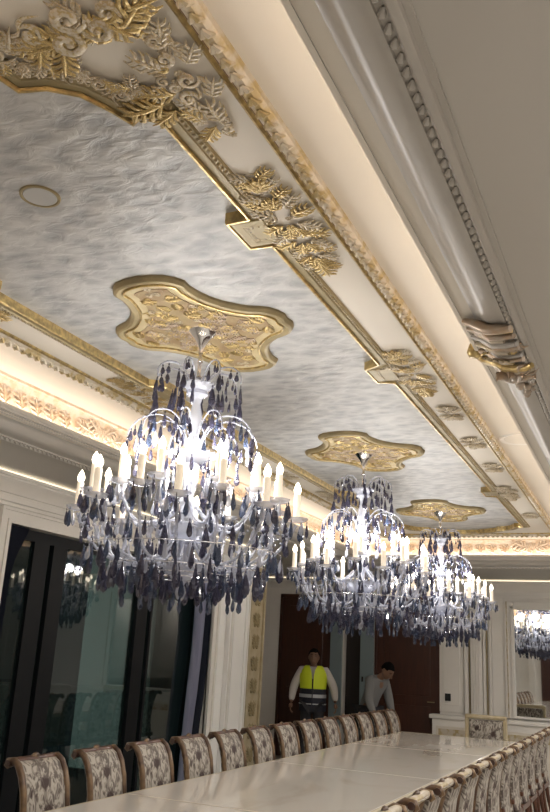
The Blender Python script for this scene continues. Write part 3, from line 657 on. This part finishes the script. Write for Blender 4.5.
# crown along the walls
def crown(name, axis, face, a, b, sg):
    p = [(0, 2.74), (.015, 2.74), (.02, 2.76), (.035, 2.765), (.05, 2.80), (.09, 2.84), (.115, 2.86), (.115, 2.875), (.13, 2.88), (.13, 2.905), (.10, 2.905), (.10, PZ+.005), (0, PZ+.005)]
    MB().extr([(face+sg*x, z) for x, z in p], axis, a, b).build(name, 'white', smooth=35, **st)
crown('trim_6', 'y', XL, YB, YV, 1); crown('trim_7', 'x', YF, XV, XR, -1)
MB().box((XL+.105, YB, 2.908), (XL+.125, YV, 2.914)).build('led_strip', 'led', bpy.data.objects['trim_6'])
MB().box((XV, YF-.125, 2.908), (XR, YF-.105, 2.914)).build('led_strip', 'led', bpy.data.objects['trim_7'])
# panelling above the window and its casing
MB().box((XL, YB, 2.66), (XL+.03, YV, 2.69), .006).box((XL, YB, 2.70), (XL+.018, YV, 2.74), .004).build('trim_8', 'white', **st)
cs = MB()
for d0, d1, h in ((0, .035, .035), (.035, .10, .022), (.10, .125, .04)):
    cs.box((XL-.02, WY0-d1, 0), (XL+h, WY0-d0, WZ+d1)).box((XL-.02, WY0-d0, WZ+d0), (XL+h, WY1+d0, WZ+d1)).box((XL-.02, WY1+d0, 0), (XL+h, WY1+d1, WZ+d1))
cs.build('trim_9', 'white', **st)
# window: black mullions, panes
wn = MB().box((XL-.14, WY0, 2.44), (XL-.08, WY1, WZ)).box((XL-.14, WY0, 0), (XL-.08, WY1, .10)).box((XL-.14, WY0, 0), (XL-.08, WY0+.08, WZ)).box((XL-.14, WY1-.06, 0), (XL-.08, WY1, WZ)).build('window_1', 'black', **st)
mul = [(5.70, 5.90, .02), (5.95, 6.14, .03), (7.38, 7.58, .03), (7.66, 7.70, .02)]
for y0_, y1_, d in mul: MB().box((XL-.15, y0_, .1), (XL-.10+d, y1_, 2.44)).build('mullion', 'black', wn)
for i, (ya, yb) in enumerate(((WY0+.08, 5.70), (5.90, 5.95), (6.14, 7.38), (7.58, 7.66), (7.70, WY1-.06))):
    MB().box((XL-.115, ya, .1), (XL-.105, yb, 2.44)).build('window_pane', 'pane', wn)
# reeded white pilaster and gilded strip closing the left wall
pl = MB()
pl.box((XL, 9.0, 0), (XL+.05, 9.75, 2.74)).box((XL+.05, 9.16, 0), (XL+.11, 9.70, 2.74), .01).box((XL+.11, 9.24, .25), (XL+.125, 9.30, 2.6)).box((XL+.11, 9.56, .25), (XL+.125, 9.62, 2.6))
pl.build('trim_10', 'lit_white', **st)
for y in (9.20, 9.66): MB().tube([(XL+.115, y, .2), (XL+.115, y, 2.65)], .016, 8).build('reed', 'white', bpy.data.objects['trim_10'], smooth=50)
gs = thing('gilded_wall_panel', 'tall narrow gilded panel with leaf relief beside the white pilaster', 'wall panel', (XL, 9.98, 0))
MB().box((0, -.20, .1), (.06, .24, 2.70), .006).build('panel', 'gold_wall', gs)
MB().box((.06, -.20, .1), (.085, -.165, 2.70)).box((.06, .20, .1), (.085, .24, 2.70)).build('border', 'gold_wall', gs)
RW = Matrix(((0, 0, 1), (1, 0, 0), (0, 1, 0)))
for i in range(9):
    z = .35+i*.27
    for kd, dy, a, s_, mi in (('leaf', 0, .5, .16, 1), ('leaf', 0, -.5, .16, 1), ('scroll', .05, .4, .15, 1), ('scroll', -.05, -.4, .15, -1), ('rosette', 0, 0, .045, 1)):
        o = piece(gs, kd, 'olive_gold', .06, dy+.02, 0, s_, mi); o.location = (.062, dy+.02, z); o.rotation_euler = (RW @ Matrix.Rotation(a, 3, 'Z')).to_euler()
# drapes at the window
def drape(name, label, m, pts, thick=.02, folds=5):
    """hanging cloth; pts rows of (y0, y1, z), lying in a plane x"""
    t = MB(); nx = folds*4; rows = len(pts); vs = []
    for sx in (0, 1):
        for (ya, yb, z) in pts:
            for i in range(nx+1):
                u = i/nx; vs.append((XL-.02+sx*thick+.022*sin(u*folds*2*pi), ya+(yb-ya)*u, z))
    W_ = nx+1; N_ = rows*W_; fs = []
    for s_ in (0, 1):
        for j in range(rows-1):
            for i in range(nx): q_ = s_*N_+j*W_+i; fs.append((q_, q_+1, q_+W_+1, q_+W_))
    for j in range(rows-1):
        for i in (0, nx): q_ = j*W_+i; fs.append((q_, q_+W_, q_+W_+N_, q_+N_))
    for i in range(nx):
        for j in (0, rows-1): q_ = j*W_+i; fs.append((q_, q_+1, q_+1+N_, q_+N_))
    o = t.add(vs, fs).build(name, m, smooth=60); o['label'] = label; o['category'] = 'curtain'; return o
drape('drape', 'dark navy drape gathered at the near top corner of the window', 'navy', [(5.28, 5.52, 2.52), (5.28, 5.47, 2.42), (5.28, 5.38, 2.25), (5.28, 5.34, 2.1), (5.28, 5.33, 1.0), (5.28, 5.33, .15)])
drape('drape', 'pale lavender sheer drape hanging at the far end of the window', 'lavender', [(8.50, 8.72, 2.5), (8.50, 8.71, 2.1), (8.50, 8.69, 1.6), (8.46, 8.66, 1.2), (8.44, 8.60, .8), (8.42, 8.55, .15)])
drape('drape', 'narrow black drape edging the lavender sheer at the window end', 'navy', [(8.76, 8.84, 2.5), (8.76, 8.84, 1.9), (8.75, 8.82, 1.5), (8.72, 8.80, 1.1), (8.67, 8.75, .8), (8.62, 8.70, .15)])
# far wall: pilasters, mouldings, dado ledge
def fbox(xa, xb, za, zb, d, nm='trim_12', m='white', bev=.004): return MB().box((xa, YF-d, za), (xb, YF, zb), bev).build(nm, m, **st)
fbox(-3.12, -2.74, .9, 2.74, .03); fbox(-3.06, -2.80, 1.0, 2.62, .045)
fbox(-2.72, -2.66, .9, 2.74, .07); fbox(-2.655, -2.635, .9, 2.74, .05, m='olive_gold'); fbox(-2.62, -2.44, .9, 2.74, .09); fbox(-2.43, -2.39, .9, 2.74, .06)
fbox(-2.385, -2.365, .9, 2.74, .04, m='olive_gold'); fbox(-2.34, -2.30, .9, 2.74, .05); fbox(-2.29, -2.10, .9, 2.70, .02)
for x in (-2.57, -2.53, -2.49): MB().tube([(x, YF-.095, .95), (x, YF-.095, 2.7)], .010, 6).build('reed', 'white', bpy.data.objects['trim_12'], smooth=50)
fbox(-3.0, 1.2, 2.66, 2.70, .03)
lg = MB().box((-3.20, YF-.20, 0), (XR, YF, .80), .008).box((-3.24, YF-.24, .80), (XR, YF, .86), .012).build('baseboard_far', 'white', **st)
MB().box((-3.14, YF-.212, .12), (-2.4, YF-.2, .70), .006).box((-2.3, YF-.212, .12), (-.4, YF-.2, .70), .006).build('dado_panel', 'cream', lg)
for xa, xb in ((-3.10, -2.44), (-2.26, -.44)):
    MB().box((xa, YF-.218, .56), (xb, YF-.21, .66), .003).build('dado_moulding', 'gilt_ivory', lg)
MB().box((-3.03, YF-.06, 1.06), (-2.94, YF-.04, 1.17), .004).build('thermostat', 'socket', label='small square black thermostat on the white pilaster beside the brown door', category='thermostat')
mr = thing('wall_mirror', 'large white framed wall mirror reflecting the chandeliers above the ledge', 'mirror', (-1.15, YF, .88))
MB().box((-.80, -.035, .03), (.80, -.03, 1.62)).build('mirror_glass', 'mirror', mr)
for nm, xa, xb, za, zb in (('frame', -.95, -.80, 0, 1.72), ('frame', .80, .95, 0, 1.72), ('frame', -.80, .80, 1.60, 1.72), ('frame', -.80, .80, 0, .035)):
    MB().box((xa, -.06, za), (xb, 0, zb), .008).build(nm, 'white', mr)
for xa, xb, za, zb in ((-.85, -.80, 0, 1.65), (.80, .85, 0, 1.65), (-.85, .85, 1.60, 1.65)):
    MB().box((xa, -.085, za), (xb, -.05, zb), .008).build('inner_bead', 'white', mr)
for xa in (-.915, .90): MB().box((xa, -.07, 0), (xa+.015, -.055, 1.72)).build('gilt_line', 'gilt_ivory2', mr)
# right wall (seen in the window glass): dado, panels, slim white pilasters
rw = bpy.data.objects['wall_right']
MB().box((XR-.05, YB, 0), (XR, YF-.25, .86)).box((XR-.08, YB, .86), (XR, YF-.25, .92)).build('dado', 'door', rw)
for y in (-1.2, 1.0, 3.2, 5.4, 7.6, 9.8, 12.0):
    MB().box((XR-.06, y-.10, .92), (XR, y+.10, 2.74), .01).build('pilaster', 'white', rw)
    MB().box((XR-.02, y+.5, 1.1), (XR, y+1.7, 2.5), .008).build('wall_panel', 'taupe', rw)
crown('trim_13', 'y', XR, YB, YF-.2, -1)
bw = bpy.data.objects['wall_back']
MB().box((-3.4, YB, 0), (-2.2, YB+.03, 2.4)).build('door_leaf', 'door', bw)
for x in (-4.5, -3.7, -1.9, -.4): MB().box((x-.1, YB, .1), (x+.1, YB+.06, 2.9), .01).build('pilaster', 'white', bw)
# outside the windows: dim terrace
MB().box((-12, 2, -.1), (XL-.3, 10.0, 0)).build('terrace_floor', 'grey_blue', **st)
MB().box((-9.2, 1, 0), (-9.0, 12.0, .95)).build('terrace_wall', 'taupe', **st)
MB().box((-11.2, 0, 0), (-11.0, 14.0, 5.0)).build('terrace_screen', 'grey_blue', **st)
for y in (6.4, 9.4, 11.6): MB().lathe([(.12, 0), (.12, .1), (.09, .14), (.08, 2.6), (.12, 2.7), (.12, 2.8)], 12, (-9.6, y)).build('terrace_column', 'white', smooth=40, **st)
area('terrace_fill', (-8.2, 6.5, 3.6), .6, 3, 320, (.85, 1, .98))  # unseen fill light, added to brighten what shows through the window glass

MB().box((-5.6, 8.45, 0), (-5.25, 9.8, 2.9)).build('terrace_pier', 'taupe', **st)

# ================================================================== table
tb = thing('dining_table', 'very long glossy cream marble dining table with a moulded edge', 'table', (-2.235, 6.6, 0))
TZ = .78; hx, ya, yb = .70, -4.1, 4.10
MB().box((-hx+.02, ya+.02, TZ-.03), (hx-.02, yb-.02, TZ), .004).build('tabletop', 'marble', tb)
MB().polysweep([(-hx, ya), (hx, ya), (hx, yb), (-hx, yb)], [(-.022, TZ-.002), (-.01, TZ+.001), (0, TZ-.006), (.002, TZ-.02), (-.008, TZ-.03), (-.004, TZ-.045), (-.02, TZ-.065), (-.03, TZ-.07), (-.10, TZ-.07)]).build('edge_moulding', 'edge', tb, smooth=40)
MB().box((-.50, ya+.3, TZ-.16), (.50, yb-.3, TZ-.05), .01).build('apron', 'edge', tb)
for y in (-3.2, -1.1, 1.1, 3.2):
    MB().lathe([(.34, 0), (.34, .05), (.26, .09), (.15, .14), (.12, .25), (.17, .40), (.14, .52), (.24, .60), (.28, .63), (0, .63)], 20).build('pedestal', 'edge', tb, smooth=40, loc=(0, y, 0))
for y in (-2.05, .05, 2.1): MB().box((-hx+.03, y-.006, TZ-.001), (hx-.03, y+.006, TZ+.0006)).build('inlay_strip', 'inlay', tb)
for x in (): MB().box((x-.005, ya+.2, TZ-.001), (x+.005, yb-.2, TZ+.0006)).build('inlay_strip', 'inlay', tb)

# ================================================================== chairs (front towards local +X)
BP = [(.045, .47), (.055, .58), (.055, .68), (.045, .77), (.030, .86), (.005, .935), (-.025, .985), (-.055, 1.005)]
def chair():
    r = thing('dining_chair', 'x', 'chair'); w = .158
    MB().box((.02, -.235, .40), (.47, .235, .455), .015).build('seat_frame', 'frame_wood', r)
    MB().box((.035, -.22, .45), (.465, .22, .51), .028).build('seat', 'brocade', r, smooth=60)
    vs = []; n = 9; K = len(BP)
    for sx in (1, -1):
        for x, z in BP:
            for i in range(n):
                u = -1+2*i/(n-1); vs.append((x+sx*(.020+.018*(1-u*u)), u*w, z))
    fs = []; N_ = K*n
    for s_ in (0, 1):
        for j in range(K-1):
            for i in range(n-1): q_ = s_*N_+j*n+i; fs.append((q_, q_+1, q_+n+1, q_+n))
    for j in range(K-1):
        for i in (0, n-1): q_ = j*n+i; fs.append((q_, q_+n, q_+n+N_, q_+N_))
    for i in range(n-1):
        for j in (0, K-1): q_ = j*n+i; fs.append((q_, q_+1, q_+1+N_, q_+N_))
    MB().add(vs, fs).build('backrest', 'brocade', r, smooth=60)
    MB().box((-.080, -.17, .985), (-.035, .17, 1.022), .014).build('top_rail', 'frame_wood', r, smooth=60)
    MB().ball((0, 0, 0), .03, 8, 5, (.5, 1.2, .7)).build('crest', 'post_wood', r, smooth=60, loc=(-.05, 0, 1.018))
    MB().box((.025, -.17, .52), (.075, .17, .56), .01).build('lower_rail', 'frame_wood', r)
    for sy in (1, -1):
        y = sy*.175
        pts = [(.04, y, .43)]+[(x+.016, y, z+.004) for x, z in BP]+[(-.080, y, 1.005), (-.090, y, .985), (-.075, y, .972)]
        MB().tube(pts, [.018]*5+[.019, .020, .020, .020, .018, .015, .010], 8).build('side_post', 'post_wood', r, smooth=60)
        o = MB().lathe([(0, -.024), (.018, -.022), (.022, 0), (.018, .022), (0, .024)], 10).build('scroll_end', 'dark_wood', r, smooth=50, loc=(-.068, y, .995)); o.rotation_euler = (pi/2, 0, 0)
        MB().tube([(.055, y, .44), (.03, y, .25), (-.02, y, .0)], [.024, .018, .014], 8).build('leg', 'frame_wood', r, smooth=60)
        MB().tube([(.44, sy*.20, .42), (.46, sy*.205, .30), (.44, sy*.20, .12), (.465, sy*.205, 0)], [.028, .022, .015, .02], 8).build('leg', 'frame_wood', r, smooth=60)
    return r
c0 = chair()
xs = []
GL, GR = 'brocade chairs along the window side of the table', 'brocade chairs along the near side of the table'
nL = 14
for i in range(nL):
    o = c0 if i == 0 else copy_tree(c0)
    y = 3.355+.565*i
    o.location = (-3.07, y, 0); o.rotation_euler = (0, 0, random.Random(i).uniform(-.02, .02)); o['group'] = GL
    o['label'] = ('brocade chair cut by the left edge of the photo in the window-side row' if i == 0 else 'gilt wood brocade chair, %s whole one from the left in the window-side row' % ORD[i-1])
nR = 14
pale_rail = [c for c in c0.children if c.name.startswith('top_rail')][0].data.copy(); pale_rail.materials[0] = M['gilt_ivory2']
for i in range(nR):
    o = copy_tree(c0); y = 3.12+.53*i
    for ch in o.children:
        if ch.name.startswith('top_rail'): ch.data = pale_rail
    o.location = (-1.12, y, 0); o.rotation_euler = (0, 0, pi+random.Random(50+i).uniform(-.03, .03)); o['group'] = GR
    o['label'] = 'brocade chair seen from behind, %s from the camera in the right-hand row' % ORD[i]
# armchair at the head of the table
ac = thing('armchair', 'pale gilded square-backed brocade armchair at the far head of the table', 'chair', (-2.03, 11.45, 0), -pi/2)
MB().box((.02, -.27, .38), (.52, .27, .45), .015).build('seat_frame', 'gold_wall', ac)
MB().box((.04, -.25, .44), (.51, .25, .51), .03).build('seat', 'brocade', ac, smooth=60)
MB().box((-.03, -.215, .55), (.03, .215, .95), .025).build('backrest', 'brocade', ac, smooth=60)
for sy in (1, -1):
    MB().box((-.03, sy*.24-.025, .40), (.03, sy*.24+.025, 1.0), .01).build('side_post', 'gold_wall', ac)
    MB().tube([(0, sy*.24, .40), (-.03, sy*.24, 0)], [.025, .018], 8).build('leg', 'gold_wall', ac)
    MB().tube([(.48, sy*.24, .40), (.49, sy*.24, 0)], [.025, .018], 8).build('leg', 'gold_wall', ac)
    MB().tube([(.02, sy*.25, .72), (.20, sy*.28, .70), (.36, sy*.27, .66), (.38, sy*.26, .55), (.36, sy*.25, .44)], .02, 8).build('arm', 'gold_wall', ac, smooth=60)
MB().box((-.035, -.265, .955), (.035, .265, 1.01), .015).build('top_rail', 'gold_wall', ac); MB().box((-.03, -.24, .52), (.03, .24, .56), .01).build('lower_rail', 'gold_wall', ac)

# ================================================================== people
def skin(name, nodes, edges, m, parent, sub=2):
    names = list(nodes); me = bpy.data.meshes.new(name)
    me.from_pydata([nodes[k][0] for k in names], [(names.index(a), names.index(b)) for a, b in edges], []); me.materials.append(M[m])
    o = bpy.data.objects.new(name, me); C.objects.link(o); o.parent = parent
    md = o.modifiers.new('skin', 'SKIN'); md.use_smooth_shade = True
    for i, k in enumerate(names):
        v = me.skin_vertices[0].data[i]; v.radius = nodes[k][1]; v.use_root = (i == 0)
    s_ = o.modifiers.new('sub', 'SUBSURF'); s_.levels = sub; s_.render_levels = sub
    return o
def chain(*n): return list(zip(n[:-1], n[1:]))
def hand(parent, wrist, d, side, fwd_):
    """five fingers on a palm; d = pointing direction, side = towards the thumb"""
    d = Vector(d).normalized(); s_ = Vector(side).normalized(); f = Vector(fwd_).normalized(); w = Vector(wrist)
    nodes = {'p0': (w, (.026, .018)), 'p1': (w+d*.045, (.036, .016)), 'p2': (w+d*.085, (.036, .014))}
    h = skin('hand', nodes, chain('p0', 'p1', 'p2'), 'skin', parent, 1)
    for k in range(4):
        L = (.068, .078, .074, .058)[k]; b_ = w+d*.085+s_*(.027-.018*k)
        skin('finger', {'a': (b_, (.009, .009)), 'b': (b_+d*L*.5+f*.008, (.008, .008)), 'c': (b_+d*L*.85+f*.028, (.007, .007)), 'd': (b_+d*L*.95+f*.045, (.006, .006))}, chain('a', 'b', 'c', 'd'), 'skin', h, 1)
    b_ = w+d*.03+s_*.03
    skin('thumb', {'a': (b_, (.011, .011)), 'b': (b_+d*.03+s_*.018+f*.01, (.010, .010)), 'c': (b_+d*.055+s_*.022+f*.022, (.008, .008))}, chain('a', 'b', 'c'), 'skin', h, 1)
def head(parent, c, rx=0., rz=0.):
    """face towards -Y before rotation; c = centre of the head"""
    e = bpy.data.objects.new('head', None)
    bm = bmesh.new(); bmesh.ops.create_icosphere(bm, subdivisions=3, radius=1)
    for v in bm.verts:
        x, y, z = v.co; w = .074*(1-.22*max(0, -z)**1.3); v.co = Vector((x*w, y*.094*(1-.12*max(0, -z))-(.010*max(0, -z)), z*.118))
        if z < -.2 and y > .1: v.co.y *= .75
    me = bpy.data.meshes.new('head'); bm.to_mesh(me); bm.free(); me.materials.append(M['skin']); me.polygons.foreach_set('use_smooth', [True]*len(me.polygons))
    h = bpy.data.objects.new('head', me); C.objects.link(h); h.parent = parent; h.location = c; h.rotation_euler = (rx, 0, rz); h.scale = (1.14, 1.1, 1.08)
    MB().tube([(0, -.088, .015), (0, -.104, -.015), (0, -.108, -.028), (0, -.090, -.036)], [.007, .011, .014, .008], 7).build('nose', 'skin', h, smooth=60)
    for s_ in (1, -1):
        MB().ball((s_*.028, -.083, .012), .011, 8, 5, (1, .5, .6)).build('eye', 'eye', h, smooth=60)
        MB().tube([(s_*.012, -.092, .030), (s_*.030, -.088, .034), (s_*.045, -.074, .028)], [.003, .004, .002], 5).build('eyebrow', 'hair', h)
        MB().ball((s_*.074, .008, -.005), .024, 8, 5, (.35, .7, 1.1)).build('ear', 'skin', h, smooth=60)
    MB().tube([(-.022, -.083, -.058), (0, -.090, -.056), (.022, -.083, -.058)], [.003, .006, .003], 6).build('mouth', 'shirt_pink', h, smooth=60)
    bm = bmesh.new(); bmesh.ops.create_icosphere(bm, subdivisions=3, radius=1)
    rr = random.Random(2)
    for v in bm.verts:
        x, y, z = v.co; k = 1.09+.04*rr.random(); v.co = Vector((x*.074*k, y*.094*k+.006, z*.118*k+.004))
    bmesh.ops.delete(bm, geom=[v for v in bm.verts if v.co.z < -.02 or (v.co.y < -.05 and v.co.z < .055) or (v.co.y < .02 and v.co.z < .02)], context='VERTS')
    me = bpy.data.meshes.new('hair'); bm.to_mesh(me); bm.free(); me.materials.append(M['hair']); o = bpy.data.objects.new('hair', me); C.objects.link(o); o.parent = h
    s_ = o.modifiers.new('solid', 'SOLIDIFY'); s_.thickness = .012; s_.offset = -1
    return h
def person(label, loc, rz, pose):
    r = thing('person', label, 'person', loc, rz)
    P = pose
    nb = {'pel': (P['pel'], (.15, .105)), 'wa': (P['wa'], (.13, .095)), 'ch': (P['ch'], (.155, .105)), 'ns': (P['ns'], (.085, .07)), 'nk': (P['nk'], (.055, .055)), 'nt': (P['nt'], (.052, .052))}
    ed = chain('pel', 'wa', 'ch', 'ns', 'nk', 'nt')
    for s_ in 'lr':
        nb.update({'sh'+s_: (P['sh'+s_], (.062, .062)), 'el'+s_: (P['el'+s_], (.042, .042)), 'wr'+s_: (P['wr'+s_], (.027, .025)),
                   'hp'+s_: (P['hp'+s_], (.088, .088)), 'kn'+s_: (P['kn'+s_], (.058, .058)), 'an'+s_: (P['an'+s_], (.038, .038))})
        ed += chain('ch', 'sh'+s_, 'el'+s_, 'wr'+s_)+chain('pel', 'hp'+s_, 'kn'+s_, 'an'+s_)
    skin('body', nb, ed, 'skin', r)
    g = .014
    def grow(k, d): return (nb[k][0], tuple(q+d for q in nb[k][1]))
    sh = {k: grow(k, g+.012) for k in ('wa', 'pel', 'ch', 'ns')}; sh['nk'] = (Vector(P['nk'])*.75+Vector(P['ns'])*.25, (.070, .066)); se = chain('wa', 'ch', 'ns', 'nk')+[('wa', 'pel')]
    for s_ in 'lr':
        sh['sh'+s_] = grow('sh'+s_, g); sh['el'+s_] = grow('el'+s_, .03)
        w = Vector(P['wr'+s_]); e = Vector(P['el'+s_]); sh['cf'+s_] = (e+(w-e)*.92, (.046, .046)); se += chain('ch', 'sh'+s_, 'el'+s_, 'cf'+s_)
    skin('shirt', sh, se, P['shirt'], r)
    tr = {'pel': grow('pel', .018)}; te = []
    for s_ in 'lr':
        tr['hp'+s_] = grow('hp'+s_, .016); tr['kn'+s_] = grow('kn'+s_, .018); tr['an'+s_] = grow('an'+s_, .024); te += chain('pel', 'hp'+s_, 'kn'+s_, 'an'+s_)
    skin('trousers', tr, te, 'trousers', r)
    for s_, q in (('l', -1), ('r', 1)):
        a = Vector(P['an'+s_]); MB().ball((a.x, a.y-.07, .045), .05, 8, 5, (1, 2.6, .9)).build('shoe', 'shoe', r, smooth=60)
        w = Vector(P['wr'+s_]); e = Vector(P['el'+s_]); hand(r, w, (w-e), (0, -1, .2) if abs((w-e).normalized().z) > .5 else (0, 0, 1), (-q, 0, 0) if abs((w-e).normalized().z) > .5 else (0, -.3, -1))
    head(r, P['hc'], P['hrx'], P['hrz'])
    return r
pose1 = dict(pel=(0, 0, .94), wa=(0, .0, 1.10), ch=(0, .01, 1.30), ns=(0, .015, 1.42), nk=(0, .01, 1.48), nt=(0, -.005, 1.54),
             shl=(-.20, .01, 1.395), shr=(.20, .01, 1.395), ell=(-.31, .03, 1.14), elr=(.33, .04, 1.15), wrl=(-.33, -.06, .91), wrr=(.36, -.03, .93),
             hpl=(-.09, 0, .87), hpr=(.09, 0, .87), knl=(-.11, -.01, .48), knr=(.11, -.01, .48), anl=(-.12, .01, .09), anr=(.12, .01, .09), hc=(0, -.015, 1.60), hrx=-.05, hrz=0., shirt='shirt_white')
p1 = person('man in a yellow and navy safety vest over a pale shirt, facing the camera', (-4.93, 12.75, 0), .32, pose1)
def torso_shell(name, m, r, rings, gap=0., a0=0., a1=2*pi, th=.008):
    n = 28; vs = []
    for s_ in (0, 1):
        for (z, rx_, ry_, g) in rings:
            for i in range(n+1):
                a = -pi/2+g+(2*pi-2*g)*i/n; vs.append(((rx_-s_*th)*cos(a), (ry_-s_*th)*sin(a)+.005, z))
    K = len(rings); W_ = n+1; N_ = K*W_; fs = []
    for s_ in (0, 1):
        for j in range(K-1):
            for i in range(n): q_ = s_*N_+j*W_+i; fs.append((q_, q_+1, q_+W_+1, q_+W_))
    for j in range(K-1):
        for i in (0, n): q_ = j*W_+i; fs.append((q_, q_+W_, q_+W_+N_, q_+N_))
    for i in range(n):
        for j in (0, K-1): q_ = j*W_+i; fs.append((q_, q_+1, q_+1+N_, q_+N_))
    return MB().add(vs, fs).build(name, m, r, smooth=60)
torso_shell('vest', 'hivis', p1, [(1.13, .205, .160, .05), (1.22, .213, .164, .05), (1.32, .226, .168, .07), (1.40, .212, .155, .14), (1.45, .17, .13, .32), (1.475, .13, .11, .55)])
torso_shell('vest_lower', 'vest_navy', p1, [(.80, .212, .166, .04), (1.0, .208, .164, .04), (1.13, .207, .162, .05)])
torso_shell('reflective_band', 'reflective', p1, [(1.00, .212, .168, .04), (1.05, .212, .168, .04)], th=.003)
for s_ in (1, -1): torso_shell('piping', 'reflective', p1, [(.90, .215, .169, .04), (.915, .215, .169, .04)], th=.003) if s_ == 1 else None
MB().tube([(0, -.165, .90), (0, -.163, 1.13), (0, -.163, 1.28)], .009, 6).build('zip', 'vest_navy', p1)
pose2 = dict(pel=(0, .05, .93), wa=(0, .0, 1.08), ch=(0, -.10, 1.25), ns=(0, -.17, 1.34), nk=(0, -.21, 1.38), nt=(0, -.25, 1.41),
             shl=(-.18, -.13, 1.31), shr=(.18, -.13, 1.31), ell=(-.24, -.16, 1.03), elr=(.24, -.16, 1.03), wrl=(-.20, -.26, .83), wrr=(.20, -.26, .83),
             hpl=(-.09, .05, .87), hpr=(.09, .05, .87), knl=(-.11, .02, .48), knr=(.11, .02, .48), anl=(-.12, .05, .09), anr=(.12, .05, .09), hc=(0, -.32, 1.46), hrx=.65, hrz=0., shirt='shirt_grey')
p2 = person('dark-haired man in a grey shirt bending his head down before the brown door', (-3.98, 12.75, 0), 1.15, pose2)
